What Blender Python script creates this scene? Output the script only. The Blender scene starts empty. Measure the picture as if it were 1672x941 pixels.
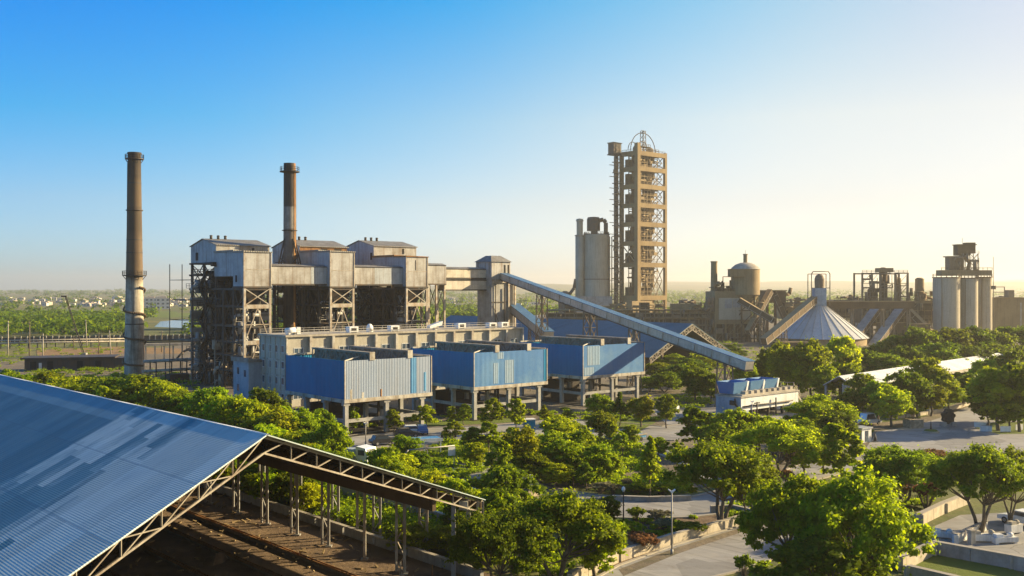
import bpy, math, random
import numpy as np
from mathutils import Vector, Matrix
R = math.radians
scene = bpy.context.scene
COL = scene.collection
CAMZ = 24.0
FPX = 1625.0
HY = 470.5
TH = R(41)          # the plant's own axis
CA, SA = math.cos(TH), math.sin(TH)

def G(px, py, z=0.0):
    """ground (or height z) point seen along a sight line of the survey photo"""
    D = (CAMZ - z) * FPX / (py - HY)
    return Vector(((px - 836) / FPX * D, D, z))
def P(px, py, D):
    return Vector(((px - 836) / FPX * D, D, CAMZ - (py - HY) / FPX * D))

# ------------------------------------------------------------------ mesh builder
class MB:
    def __init__(s):
        s.v = []; s.f = []; s.sm = []; s.uv = None
    def poly(s, pts, smooth=False):
        i = len(s.v); s.v += [tuple(p) for p in pts]
        s.f.append(tuple(range(i, i + len(pts)))); s.sm.append(smooth)
    def box(s, x0, x1, y0, y1, z0, z1):
        i = len(s.v)
        s.v += [(x0,y0,z0),(x1,y0,z0),(x1,y1,z0),(x0,y1,z0),(x0,y0,z1),(x1,y0,z1),(x1,y1,z1),(x0,y1,z1)]
        for q in ((3,2,1,0),(4,5,6,7),(0,1,5,4),(1,2,6,5),(2,3,7,6),(3,0,4,7)):
            s.f.append(tuple(i+k for k in q)); s.sm.append(False)
    def bar(s, p, q, w, h=None):
        p = Vector(p); q = Vector(q); h = h or w
        d = q - p
        if d.length < 1e-6: return
        d.normalize()
        up = Vector((0,0,1)) if abs(d.z) < .95 else Vector((0,1,0))
        a = d.cross(up).normalized(); b = a.cross(d).normalized()
        a *= w/2; b *= h/2
        i = len(s.v)
        for c in (p, q):
            s.v += [tuple(c-a-b), tuple(c+a-b), tuple(c+a+b), tuple(c-a+b)]
        for k in ((0,1,2,3),(7,6,5,4),(1,0,4,5),(2,1,5,6),(3,2,6,7),(0,3,7,4)):
            s.f.append(tuple(i+j for j in k)); s.sm.append(False)
    def cyl(s, p, q, r, r2=None, n=12, caps=True):
        p = Vector(p); q = Vector(q); r2 = r if r2 is None else r2
        d = (q-p).normalized()
        up = Vector((0,0,1)) if abs(d.z) < .95 else Vector((1,0,0))
        a = d.cross(up).normalized(); b = d.cross(a).normalized()
        i = len(s.v)
        for c, rr in ((p, r), (q, r2)):
            for k in range(n):
                t = 2*math.pi*k/n
                s.v.append(tuple(c + a*rr*math.cos(t) + b*rr*math.sin(t)))
        for k in range(n):
            k2 = (k+1) % n
            s.f.append((i+k, i+n+k, i+n+k2, i+k2)); s.sm.append(True)
        if caps:
            if r > 1e-4: s.f.append(tuple(i+k for k in range(n))); s.sm.append(False)
            if r2 > 1e-4: s.f.append(tuple(i+n+k for k in reversed(range(n)))); s.sm.append(False)
    def lathe(s, c, prof, n=24, smooth=True, arc=2*math.pi):
        """prof: list of (r, z) from the bottom up, hard between entries with smooth=False"""
        c = Vector(c)
        for (r0, z0), (r1, z1) in zip(prof, prof[1:]):
            i = len(s.v)
            for r, z in ((r0, z0), (r1, z1)):
                for k in range(n):
                    t = arc*k/n
                    s.v.append((c.x + r*math.cos(t), c.y + r*math.sin(t), c.z + z))
            for k in range(n):
                k2 = (k+1) % n
                s.f.append((i+k, i+k2, i+n+k2, i+n+k)); s.sm.append(smooth)
        for (r, z), rev in ((prof[0], True), (prof[-1], False)):
            if r > 1e-3:
                i = len(s.v)
                s.v += [(c.x+r*math.cos(2*math.pi*k/n), c.y+r*math.sin(2*math.pi*k/n), c.z+z) for k in range(n)]
                idx = [i+k for k in range(n)]
                s.f.append(tuple(reversed(idx) if rev else idx)); s.sm.append(False)
    def path(s, pts, r, n=6):
        for a, b in zip(pts, pts[1:]): s.cyl(a, b, r, n=n)
    def prism(s, prof, axis, t0, t1):
        """closed 2-D profile swept along a local axis: 'x' -> prof is (y,z); 'y' -> (x,z); 'z' -> (x,y)"""
        def pt(u, w, t):
            return (t,u,w) if axis == 'x' else ((u,t,w) if axis == 'y' else (u,w,t))
        n = len(prof); i = len(s.v)
        for t in (t0, t1): s.v += [pt(u, w, t) for u, w in prof]
        for k in range(n):
            k2 = (k+1) % n
            s.f.append((i+k, i+k2, i+n+k2, i+n+k)); s.sm.append(False)
        s.f.append(tuple(i+k for k in reversed(range(n)))); s.sm.append(False)
        s.f.append(tuple(i+n+k for k in range(n))); s.sm.append(False)
    def truss(s, p, q, depth, n, w=.12, dirv=(0,0,-1)):
        """planar truss hung from the line p-q"""
        p = Vector(p); q = Vector(q); dv = Vector(dirv)*depth
        s.bar(p, q, w*1.3); s.bar(p+dv, q+dv, w*1.3)
        for k in range(n+1):
            a = p.lerp(q, k/n); s.bar(a, a+dv, w)
            if k < n:
                b = p.lerp(q, (k+1)/n)
                if k % 2: s.bar(a, b+dv, w)
                else: s.bar(a+dv, b, w)
    def xbrace(s, a, b, c, d, w=.15):
        """corners a b (low) c d (high, c above b)"""
        s.bar(a, c, w); s.bar(b, d, w)
    def rail(s, pts, h=1.0, w=.06, step=2.0):
        for p, q in zip(pts, pts[1:]):
            p = Vector(p); q = Vector(q); up = Vector((0,0,h))
            s.bar(p+up, q+up, w); s.bar(p+up*.5, q+up*.5, w)
            n = max(1, int((q-p).length/step))
            for k in range(n+1):
                a = p.lerp(q, k/n); s.bar(a, a+up, w)
    def build(s, name, mat, parent=None, recalc=True):
        me = bpy.data.meshes.new(name)
        me.from_pydata(s.v, [], s.f)
        me.polygons.foreach_set('use_smooth', s.sm)
        if s.uv is not None:
            ul = me.uv_layers.new(name='UVMap')
            flat = [c for uv in s.uv for c in uv]
            ul.data.foreach_set('uv', flat)
        if recalc:
            import bmesh
            bm = bmesh.new(); bm.from_mesh(me)
            bmesh.ops.recalc_face_normals(bm, faces=bm.faces)
            bm.to_mesh(me); bm.free()
        me.materials.append(mat)
        o = bpy.data.objects.new(name, me); COL.objects.link(o)
        if parent is not None: o.parent = parent
        return o

def tag(o, label=None, cat=None, group=None, kind=None):
    if label: o['label'] = label
    if cat: o['category'] = cat
    if group: o['group'] = group
    if kind: o['kind'] = kind
    return o
def thing(name, label, cat, loc=(0,0,0), rot=0.0, group=None):
    o = bpy.data.objects.new(name, None); COL.objects.link(o)
    o.empty_display_size = .5
    o.location = loc; o.rotation_euler = (0,0,rot)
    return tag(o, label, cat, group)
def struct(name, mb, m):
    return tag(mb.build(name, m), kind='structure')
def copy_tree(o, parent=None):
    c = o.copy(); COL.objects.link(c); c.parent = parent
    for ch in list(o.children): copy_tree(ch, c)
    return c

# ------------------------------------------------------------------ materials
class NT:
    def __init__(s, name):
        s.m = bpy.data.materials.new(name); s.m.use_nodes = True
        s.t = s.m.node_tree; s.t.nodes.clear()
        s.out = s.t.nodes.new('ShaderNodeOutputMaterial')
    def link(s, a, b): s.t.links.new(a, b)
    def put(s, sock, v):
        if isinstance(v, bpy.types.NodeSocket): s.link(v, sock)
        elif isinstance(v, (tuple, list)) and len(v) == 3 and sock.type == 'RGBA': sock.default_value = (*v, 1)
        else: sock.default_value = v
    def node(s, typ, out=0, props=None, **kw):
        n = s.t.nodes.new(typ)
        for k, v in (props or {}).items(): setattr(n, k, v)
        for k, v in kw.items(): s.put(n.inputs[k.replace('_', ' ')], v)
        return n.outputs[out]
    def math(s, op, a, b=0.0, c=None):
        n = s.t.nodes.new('ShaderNodeMath'); n.operation = op
        s.put(n.inputs[0], a); s.put(n.inputs[1], b)
        if c is not None: s.put(n.inputs[2], c)
        return n.outputs[0]
    def mix(s, f, a, b, blend='MIX'):
        n = s.t.nodes.new('ShaderNodeMix'); n.data_type = 'RGBA'; n.blend_type = blend
        s.put(n.inputs[0], f); s.put(n.inputs[6], a); s.put(n.inputs[7], b)
        return n.outputs[2]
    def obj(s): return s.node('ShaderNodeTexCoord', out=3)
    def uvc(s): return s.node('ShaderNodeTexCoord', out=2)
    def pos(s): return s.node('ShaderNodeNewGeometry', out=0)
    def xyz(s, v):
        n = s.t.nodes.new('ShaderNodeSeparateXYZ'); s.link(v, n.inputs[0]); return n.outputs
    def vec(s, x, y, z):
        n = s.t.nodes.new('ShaderNodeCombineXYZ')
        for i, k in enumerate((x, y, z)): s.put(n.inputs[i], k)
        return n.outputs[0]
    def scale(s, v, sc):
        n = s.t.nodes.new('ShaderNodeVectorMath'); n.operation = 'MULTIPLY'
        s.link(v, n.inputs[0]); n.inputs[1].default_value = sc; return n.outputs[0]
    def noise(s, v, sc, detail=4, rough=.55):
        return s.node('ShaderNodeTexNoise', Vector=v, Scale=sc, Detail=detail, Roughness=rough)
    def step(s, v, lo, hi):
        return s.node('ShaderNodeMapRange', Value=v, From_Min=lo, From_Max=hi)
    def white(s, v): return s.node('ShaderNodeTexWhiteNoise', Vector=v)
    def bump(s, h, strength=.4, dist=.05):
        return s.node('ShaderNodeBump', Height=h, Strength=strength, Distance=dist)
    def bsdf(s, color, rough=.8, metal=0.0, normal=None, spec=.3):
        n = s.t.nodes.new('ShaderNodeBsdfPrincipled')
        s.put(n.inputs['Base Color'], color); s.put(n.inputs['Roughness'], rough)
        s.put(n.inputs['Metallic'], metal); s.put(n.inputs['Specular IOR Level'], spec)
        if normal is not None: s.link(normal, n.inputs['Normal'])
        s.link(n.outputs[0], s.out.inputs[0]); return s.m

def weathered(name, c1, c2=None, c3=None, sc=.35, lo=.42, hi=.68, streak=.6, rough=.8, metal=0.0,
              corr=None, sheet=0.0, sheetw=1.0, bump=.3, spec=.3, fine=.25, rows=None):
    """paint / concrete / steel with patches (c2), vertical run marks (c3), corrugation and per-sheet tone"""
    s = NT(name); v = s.obj(); x, y, z = s.xyz(v)
    col = c1
    h = s.noise(v, 6.0, 3)
    if c2 is not None:
        col = s.mix(s.step(s.noise(v, sc, 6, .62), lo, hi), col, c2)
    xy = s.math('ADD', x, y)
    if sheet > 0:
        cid = s.math('FLOOR', s.math('DIVIDE', xy, sheetw))
        rid = s.math('FLOOR', s.math('DIVIDE', z, rows or 3.1))
        w = s.white(s.vec(cid, rid, 3.7))
        f = s.math('MULTIPLY', s.math('SUBTRACT', w, .5), sheet)
        hs = s.node('ShaderNodeHueSaturation', Value=s.math('ADD', f, 1.0), Color=col)
        col = hs
    if c3 is not None and streak > 0:
        st = s.noise(s.scale(v, (1.3, 1.3, .07)), 1.0, 5, .65)
        col = s.mix(s.math('MULTIPLY', s.step(st, .5, .75), streak), col, c3)
    if fine:
        fn = s.step(s.noise(v, 2.3, 5, .7), .3, .7)
        hs = s.node('ShaderNodeHueSaturation', Value=s.math('ADD', s.math('MULTIPLY', fn, fine), 1-fine/2), Color=col)
        col = hs
    if corr:
        wv = s.math('SINE', s.math('MULTIPLY', xy, 2*math.pi/corr))
        h = s.math('ADD', wv, s.math('MULTIPLY', h, .4))
        nrm = s.bump(h, .42, corr*.14)
    else:
        nrm = s.bump(h, bump, .08) if bump else None
    return s.bsdf(col, rough, metal, nrm, spec)

M = {}
def build_materials():
    W = weathered
    M['conc'] = W('pale_concrete', (.40,.36,.29), (.26,.23,.18), (.13,.11,.085), streak=.55)
    M['conc_grey'] = W('grey_concrete', (.34,.33,.30), (.22,.21,.19), (.11,.10,.09), streak=.5)
    M['conc_tan'] = W('tan_concrete', (.25,.172,.072), (.175,.115,.048), (.11,.07,.035), streak=.5, sc=.08)
    M['conc_blue'] = W('pale_blue_render', (.31,.37,.41), (.23,.28,.31), (.12,.14,.16), streak=.4)
    M['conc_white'] = W('white_render', (.66,.65,.61), (.50,.48,.44), (.24,.21,.18), streak=.5)
    M['office'] = W('cream_render', (.42,.39,.31), (.33,.30,.24), (.17,.15,.12), streak=.55, sc=.2)
    M['beam'] = W('stained_concrete_beam', (.46,.43,.36), (.28,.22,.15), (.08,.06,.045), streak=.8, sc=.5)
    M['steel'] = W('grimy_steel', (.060,.057,.052), (.10,.065,.038), (.03,.025,.022), sc=.5, rough=.65, metal=.3, bump=0)
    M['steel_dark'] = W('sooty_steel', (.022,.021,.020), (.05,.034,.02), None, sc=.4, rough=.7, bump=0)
    M['steel_pale'] = W('weathered_pale_steel', (.40,.37,.31), (.25,.16,.08), (.14,.09,.05), sc=.6, rough=.6, metal=.2, bump=0)
    M['steel_tan'] = W('dusty_steel', (.22,.17,.11), (.15,.11,.07), (.09,.06,.04), sc=.2, rough=.75, bump=0)
    M['rust'] = W('rusted_sheet', (.28,.14,.05), (.14,.07,.03), (.06,.035,.02), sc=.5, rough=.85, corr=.4)
    M['sheet'] = W('pale_corrugated_sheet', (.38,.37,.345), (.22,.195,.16), (.15,.082,.038), sc=.22, streak=.95, rough=.65, metal=.05, corr=.26, sheet=.12, sheetw=.8)
    M['sheet_blue'] = W('bluish_corrugated_sheet', (.36,.385,.40), (.25,.265,.27), (.15,.10,.06), sc=.22, streak=.8, rough=.6, metal=.1, corr=.26, sheet=.12)
    M['sheet_roof'] = W('dull_roof_sheet', (.23,.22,.20), (.17,.15,.125), (.10,.075,.05), sc=.3, rough=.6, metal=.2, corr=.6, sheet=.2)
    M['blue'] = W('deep_blue_sheet', (.001,.135,.275), (.004,.17,.32), (.0005,.10,.225), sc=.1, lo=.4, hi=.6, streak=.5, rough=.6, spec=.12, corr=.45, sheet=.10, fine=.1)
    M['blue_faded'] = W('faded_blue_sheet', (.045,.155,.35), (.095,.21,.36), (.03,.125,.31), sc=.13, lo=.45, hi=.6, streak=.35, rough=.5, metal=.1, corr=.30, sheet=.10, rows=30, fine=.12)
    M['grey_faded'] = W('bleached_grey_sheet', (.235,.285,.365), (.20,.25,.33), (.26,.20,.13), sc=.12, streak=.3, rough=.5, metal=.1, corr=.32, sheet=.09, rows=30, fine=.12)
    M['blue_patch'] = W('newer_blue_sheet', (.06,.21,.40), (.08,.25,.43), None, sc=.2, rough=.5, corr=.45)
    M['grey_patch'] = W('greyed_sheet', (.20,.29,.38), (.16,.26,.37), (.30,.25,.2), sc=.2, streak=.3, rough=.5, corr=.45)
    M['blue_roof'] = W('blue_shed_roof', (.045,.115,.150), (.065,.14,.18), (.12,.18,.22), sc=.05, streak=.3, rough=.5, corr=.6, sheet=.2, sheetw=2.4)
    M['white'] = W('white_paint', (.72,.72,.70), (.58,.57,.53), (.30,.25,.2), sc=.6, streak=.4, rough=.5, bump=.1)
    M['white_roof'] = W('white_roof_sheet', (.62,.63,.63), (.52,.52,.51), (.33,.29,.25), sc=.2, streak=.3, rough=.45, metal=.15, corr=.6, sheet=.12)
    M['conv_side'] = W('conveyor_side_sheet', (.48,.43,.35), (.36,.32,.25), (.17,.12,.08), sc=.3, streak=.4, rough=.5, metal=.2, corr=.4, sheet=.2, sheetw=2.0)
    M['conv_roof'] = W('conveyor_roof_sheet', (.09,.18,.29), (.065,.13,.23), (.2,.24,.3), sc=.3, streak=.4, rough=.45, corr=.5, sheet=.15)
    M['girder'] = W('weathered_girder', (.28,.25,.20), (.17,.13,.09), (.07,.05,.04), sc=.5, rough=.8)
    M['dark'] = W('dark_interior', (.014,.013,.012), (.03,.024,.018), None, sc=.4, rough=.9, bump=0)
    M['brown'] = W('dusty_brown_plate', (.12,.08,.042), (.075,.05,.028), (.05,.035,.02), sc=.15, rough=.85)
    M['tan'] = W('dusty_tan_plate', (.29,.21,.105), (.20,.14,.07), (.13,.09,.05), sc=.12, rough=.8)
    M['silo'] = W('silo_concrete', (.42,.365,.265), (.32,.275,.19), (.20,.16,.10), sc=.06, streak=.65)
    M['cone'] = W('cone_roof_metal', (.52,.52,.50), (.42,.42,.41), (.28,.26,.23), sc=.12, streak=.5, rough=.5, metal=.05, bump=.05)
    M['stack_lo'] = W('pale_stack_concrete', (.42,.36,.26), (.33,.27,.18), (.2,.14,.08), sc=.12, streak=.5)
    M['pole'] = W('grey_pole', (.32,.31,.29), (.24,.22,.2), None, sc=.8, rough=.6, metal=.3, bump=0)
    M['wood'] = W('old_timber', (.19,.15,.10), (.12,.09,.06), None, sc=.8, rough=.85)
    M['stone'] = W('rough_stone', (.36,.29,.20), (.24,.19,.13), None, sc=1.6, lo=.45, hi=.55, rough=.9, bump=.8)
    M['wall'] = W('boundary_wall_render', (.46,.40,.30), (.33,.28,.20), (.17,.13,.09), sc=.4, streak=.6)
    M['black'] = W('black_paint', (.02,.02,.022), None, None, rough=.4, bump=0)
    M['tyre'] = W('tyre_rubber', (.02,.02,.02), None, None, rough=.9, bump=0)
    M['glass'] = W('window_glass', (.035,.05,.07), (.07,.10,.13), None, sc=.5, lo=.45, hi=.55, rough=.12, spec=.7, bump=0, fine=0)
    M['frame'] = W('window_frame', (.55,.56,.55), None, None, rough=.6, bump=0)
    M['car_white'] = W('white_car_paint', (.70,.71,.72), None, None, rough=.25, spec=.6, bump=0, fine=.05)
    M['car_blue'] = W('blue_car_paint', (.05,.12,.28), None, None, rough=.25, spec=.6, bump=0, fine=.05)
    M['car_dark'] = W('dark_car_paint', (.03,.032,.036), None, None, rough=.25, spec=.6, bump=0, fine=.05)
    M['lamp'] = W('lamp_housing', (.75,.73,.68), None, None, rough=.35, bump=0)
    M['soil'] = W('bare_soil', (.13,.085,.05), (.20,.14,.085), (.08,.05,.03), sc=.5, streak=0, rough=.95, bump=.8)
    M['city'] = W('distant_white_render', (.62,.58,.52), (.5,.46,.40), None, sc=.1, rough=.8, bump=0)
    M['city2'] = W('distant_tan_render', (.5,.42,.33), (.42,.34,.26), None, sc=.1, rough=.8, bump=0)
    # chimney one: bands of soot and bare concrete by height (painted / sooted, they belong to the stack)
    def banded(name, stops, zmax, rusty=None):
        s = NT(name); v = s.obj(); x, y, z = s.xyz(v)
        zz = s.math('ADD', s.math('DIVIDE', z, zmax), s.math('MULTIPLY', s.math('SUBTRACT', s.noise(v, .8, 4), .5), .012))
        n = s.t.nodes.new('ShaderNodeValToRGB'); n.color_ramp.interpolation = 'LINEAR'
        el = n.color_ramp.elements
        while len(el) > 1: el.remove(el[0])
        el[0].position = stops[0][0]; el[0].color = (*stops[0][1], 1)
        for p, c in stops[1:]:
            e = el.new(p); e.color = (*c, 1)
        s.link(zz, n.inputs[0]); col = n.outputs[0]
        st = s.noise(s.scale(v, (1.2,1.2,.06)), 1.0, 5, .65)
        col = s.mix(s.math('MULTIPLY', s.step(st, .44, .66), .75), col, (.10,.065,.035))
        if rusty:
            # rust washed down one side of the shell
            side = s.math('MULTIPLY', s.step(s.math('ADD', x, s.math('MULTIPLY', s.noise(v, .5, 3), .4)), 1.32, 1.55), rusty)
            col = s.mix(side, col, (.50,.24,.06))
        col = s.mix(s.math('MULTIPLY', s.step(s.noise(v, .45, 7, .72), .42, .66), .6), col, (.08,.06,.042))
        return s.bsdf(col, .85, 0, s.bump(s.noise(v, 5, 3), .3, .06))
    M['stack1'] = banded('sooty_stack', [(0,(.50,.45,.36)),(.40,(.48,.43,.33)),(.455,(.14,.10,.06)),(.62,(.125,.085,.05)),(.66,(.06,.045,.03)),(.76,(.065,.048,.03)),(.765,(.115,.08,.045)),(.88,(.08,.058,.035)),(.90,(.038,.03,.024)),(1,(.03,.025,.02))], 60.5)
    M['stack2'] = banded('banded_steel_stack', [(0,(.02,.018,.016)),(.46,(.025,.022,.02)),(.50,(.13,.115,.10)),(.70,(.15,.13,.115)),(.702,(.27,.26,.235)),(.80,(.25,.24,.22)),(.802,(.035,.033,.032)),(1,(.03,.028,.028))], 55.8, .6)  # near-black foot: the shade below the gallery put into the stack colour
    # near shed roof: bleached and unbleached sheets laid along the slope
    s = NT('patched_shed_roof'); uv = s.uvc(); u, v_, _ = s.xyz(uv)
    cu = s.math('FLOOR', s.math('DIVIDE', u, .72))
    off = s.math('MULTIPLY', s.white(s.vec(cu, 1.0, 2.0)), 9.0)
    cv = s.math('FLOOR', s.math('DIVIDE', s.math('ADD', v_, off), 4.6))
    reg = s.noise(s.vec(s.math('MULTIPLY', cu, .30), s.math('MULTIPLY', cv, .42), 4.3), 1.0, 2, .5)
    rnd = s.white(s.vec(cu, cv, 9.0))
    soft = s.noise(s.vec(s.math('MULTIPLY', u, .5), s.math('MULTIPLY', v_, .16), 1.0), 1.0, 5, .65)
    val = s.math('ADD', s.math('ADD', reg, s.math('MULTIPLY', s.math('SUBTRACT', soft, .5), .28)), s.math('MULTIPLY', s.math('SUBTRACT', rnd, .5), .07))
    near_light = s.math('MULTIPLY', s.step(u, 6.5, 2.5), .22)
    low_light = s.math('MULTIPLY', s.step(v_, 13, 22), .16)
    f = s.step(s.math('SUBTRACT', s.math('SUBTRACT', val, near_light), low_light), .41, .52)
    old = s.step(s.math('ADD', u, s.math('MULTIPLY', s.math('SUBTRACT', rnd, .5), .4)), 13.8, 14.0)
    light = s.mix(s.noise(uv, .35, 4), (.33,.41,.41), (.39,.46,.455))
    darkc = s.mix(s.noise(s.vec(s.math('MULTIPLY', u, 1.6), s.math('MULTIPLY', v_, .1), 0.0), 1.0, 5), (.06,.135,.17), (.095,.18,.21))
    oldc = s.mix(s.step(s.noise(s.vec(s.math('MULTIPLY', u, .9), s.math('MULTIPLY', v_, .10), 2.0), 1.0, 6, .65), .35, .7), (.04,.10,.135), (.08,.15,.18))
    rid = s.step(v_, 2.6, 2.45)
    oldc = s.mix(s.math('MULTIPLY', rid, .8), oldc, (.14,.23,.27))
    col = s.mix(f, light, darkc); col = s.mix(old, col, oldc)
    grime = s.noise(s.vec(s.math('MULTIPLY', u, .8), s.math('MULTIPLY', v_, .18), 7.0), 1.0, 7, .7)
    col = s.mix(s.math('MULTIPLY', s.step(grime, .5, .8), .35), col, (.06,.09,.12))
    tone = s.math('ADD', s.math('MULTIPLY', s.white(s.vec(s.math('FLOOR', s.math('DIVIDE', u, 1.1)), s.math('FLOOR', s.math('DIVIDE', v_, 6.1)), 5.0)), .24), .88)
    hv = s.node('ShaderNodeHueSaturation', Value=tone, Color=col); col = hv
    rs = s.noise(s.vec(s.math('MULTIPLY', u, 2.2), s.math('MULTIPLY', v_, .22), 3.0), 1.0, 6, .7)
    col = s.mix(s.math('MULTIPLY', s.step(rs, .62, .78), .5), col, (.13,.085,.055))
    lap = s.math('LESS_THAN', s.math('FRACT', s.math('DIVIDE', v_, 6.1)), .012)
    col = s.mix(s.math('MULTIPLY', lap, .5), col, (.04,.07,.11))
    wv = s.math('SINE', s.math('MULTIPLY', v_, 2*math.pi/.17))
    M['near_roof'] = s.bsdf(col, .5, .1, s.bump(s.math('MULTIPLY', wv, s.step(s.noise(uv, .5, 4), .2, .7)), .42, .025), .3)

def ground_materials():
    # open country: dry grass, scrub, tilled patches
    s = NT('dry_grassland'); v = s.pos(); x, y, z = s.xyz(v)
    f1 = s.noise(s.scale(v, (1, .45, 1)), .006, 6, .6)
    f2 = s.noise(v, .05, 6, .65)
    f3 = s.noise(v, .9, 5, .7)
    c = s.mix(s.step(f1, .42, .6), (.115,.125,.022), (.23,.185,.06))
    c = s.mix(s.step(f2, .45, .62), c, (.06,.085,.014))
    c = s.mix(s.math('MULTIPLY', s.step(f3, .4, .7), .5), c, (.14,.11,.06))
    M['land'] = s.bsdf(c, .95, 0, s.bump(f3, .6, .3))
    s = NT('yard_dust'); v = s.pos()
    c = s.mix(s.step(s.noise(v, .07, 6, .6), .4, .65), (.17,.135,.09), (.10,.08,.055))
    c = s.mix(s.step(s.noise(v, .3, 6, .65), .5, .68), c, (.055,.06,.022))
    c = s.mix(s.math('MULTIPLY', s.noise(v, 2.5, 4), .5), c, (.22,.18,.13))
    M['yard'] = s.bsdf(c, .95, 0, s.bump(s.noise(v, 1.2, 6, .7), .7, .25))
    s = NT('mown_grass'); v = s.pos()
    c = s.mix(s.noise(v, .22, 6, .65), (.060,.105,.008), (.17,.19,.02))
    c = s.mix(s.step(s.noise(v, .5, 6, .7), .56, .72), c, (.16,.12,.06))
    c = s.mix(s.math('MULTIPLY', s.noise(v, 5, 4), .5), c, (.09,.13,.02))
    M['lawn'] = s.bsdf(c, .95, 0, s.bump(s.noise(v, 7, 4, .7), .9, .15))
    s = NT('worn_paving'); v = s.pos()
    c = s.mix(s.step(s.noise(v, .12, 6, .6), .38, .66), (.29,.28,.26), (.215,.205,.19))
    c = s.mix(s.math('MULTIPLY', s.step(s.noise(v, .45, 7, .7), .52, .75), .7), c, (.16,.13,.10))
    trk = s.noise(s.scale(s.vec(s.math('ADD', s.xyz(v)[0], s.xyz(v)[1]), s.math('SUBTRACT', s.xyz(v)[0], s.xyz(v)[1]), 0.0), (.9,.035,1)), 1.0, 4, .6)
    c = s.mix(s.math('MULTIPLY', s.step(trk, .56, .66), .5), c, (.12,.11,.10))
    c = s.mix(s.math('MULTIPLY', s.step(trk, .44, .36), .4), c, (.37,.35,.31))
    tr = s.noise(s.scale(v, (.05,.8,1)), 1.0, 4)
    c = s.mix(s.math('MULTIPLY', s.step(tr, .52, .68), .4), c, (.40,.385,.35))
    ed = s.t.nodes.new('ShaderNodeTexVoronoi'); ed.feature = 'DISTANCE_TO_EDGE'; ed.inputs['Scale'].default_value = .075; ed.inputs['Randomness'].default_value = 1.0
    wob = s.t.nodes.new('ShaderNodeVectorMath'); wob.operation = 'ADD'; s.link(v, wob.inputs[0])
    s.link(s.scale(s.node('ShaderNodeTexNoise', out=1, Vector=v, Scale=.8, Detail=3.0), (1.2,1.2,0)), wob.inputs[1]); s.link(wob.outputs[0], ed.inputs['Vector'])
    c = s.mix(s.math('MULTIPLY', s.math('LESS_THAN', ed.outputs['Distance'], .005), .4), c, (.07,.06,.05))
    cell = s.t.nodes.new('ShaderNodeTexVoronoi'); cell.distance = 'CHEBYCHEV'; cell.inputs['Scale'].default_value = .11; s.link(v, cell.inputs['Vector'])
    cr = s.xyz(cell.outputs['Color'])[0]
    c = s.mix(s.math('MULTIPLY', s.step(cr, .68, .72), .45), c, (.13,.125,.12))
    c = s.mix(s.math('MULTIPLY', s.step(s.noise(v, .25, 7, .75), .55, .7), .5), c, (.36,.32,.25))
    M['paving'] = s.bsdf(c, .85, 0, s.bump(s.noise(v, 8, 4), .3, .03), .3)
    s = NT('kerb_stone'); v = s.pos()
    c = s.mix(s.noise(v, .9, 5, .7), (.42,.38,.31), (.24,.21,.17))
    M['kerb'] = s.bsdf(c, .85, 0, s.bump(s.noise(v, 6, 4), .4, .04))
    s = NT('lake_water'); v = s.pos()
    M['water'] = s.bsdf((.03,.05,.07), .12, 0, s.bump(s.noise(s.scale(v, (1,.5,1)), .5, 4), .15, .2), .6)
    s = NT('shed_floor_dirt'); v = s.pos()
    c = s.mix(s.step(s.noise(v, .3, 6, .6), .4, .65), (.22,.15,.09), (.12,.08,.05))
    c = s.mix(s.math('MULTIPLY', s.noise(v, 3, 5), .5), c, (.10,.07,.045))
    M['shedfloor'] = s.bsdf(c, .95, 0, s.bump(s.noise(v, 2.2, 6, .7), .8, .2))

def leaf_material(name, c1, c2, trans):
    s = NT(name)
    g = s.t.nodes.new('ShaderNodeNewGeometry'); r = g.outputs['Random Per Island']
    oi = s.t.nodes.new('ShaderNodeObjectInfo').outputs['Random']
    col = s.mix(r, c1, c2)
    hs = s.t.nodes.new('ShaderNodeHueSaturation')
    s.put(hs.inputs['Hue'], s.math('ADD', s.math('MULTIPLY', s.math('SUBTRACT', oi, .5), .038), .508))
    s.put(hs.inputs['Value'], s.math('ADD', s.math('MULTIPLY', s.math('FRACT', s.math('MULTIPLY', oi, 7.31)), .6), .72))
    s.put(hs.inputs['Color'], col)
    d = s.t.nodes.new('ShaderNodeBsdfPrincipled')
    s.link(hs.outputs[0], d.inputs['Base Color']); d.inputs['Roughness'].default_value = .55
    d.inputs['Specular IOR Level'].default_value = .08
    t = s.t.nodes.new('ShaderNodeBsdfTranslucent')
    hs2 = s.t.nodes.new('ShaderNodeHueSaturation'); hs2.inputs['Value'].default_value = 2.2
    s.put(hs2.inputs['Hue'], .487)
    s.link(hs.outputs[0], hs2.inputs['Color']); s.link(hs2.outputs[0], t.inputs['Color'])
    mx = s.t.nodes.new('ShaderNodeMixShader'); mx.inputs[0].default_value = trans
    s.link(d.outputs[0], mx.inputs[1]); s.link(t.outputs[0], mx.inputs[2])
    s.link(mx.outputs[0], s.out.inputs[0])
    return s.m

build_materials(); ground_materials()
M['leaf'] = leaf_material('broad_leaves', (.105,.155,.002), (.205,.240,.004), .52)
M['leaf_dark'] = leaf_material('dark_leaves', (.066,.108,.002), (.135,.170,.004), .48)
M['leaf_bright'] = leaf_material('young_leaves', (.155,.21,.003), (.285,.305,.005), .55)
M['leaf_red'] = leaf_material('reddish_leaves', (.12,.055,.025), (.20,.095,.035), .3)
M['leaf_grey'] = leaf_material('grey_green_leaves', (.10,.10,.055), (.16,.15,.08), .3)
M['bark'] = weathered('bark', (.11,.085,.06), (.18,.15,.11), (.05,.04,.03), sc=1.5, rough=.9, bump=.6)
M['bark_pale'] = weathered('pale_bark', (.36,.32,.25), (.22,.19,.14), (.12,.1,.08), sc=1.5, rough=.9)

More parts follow.
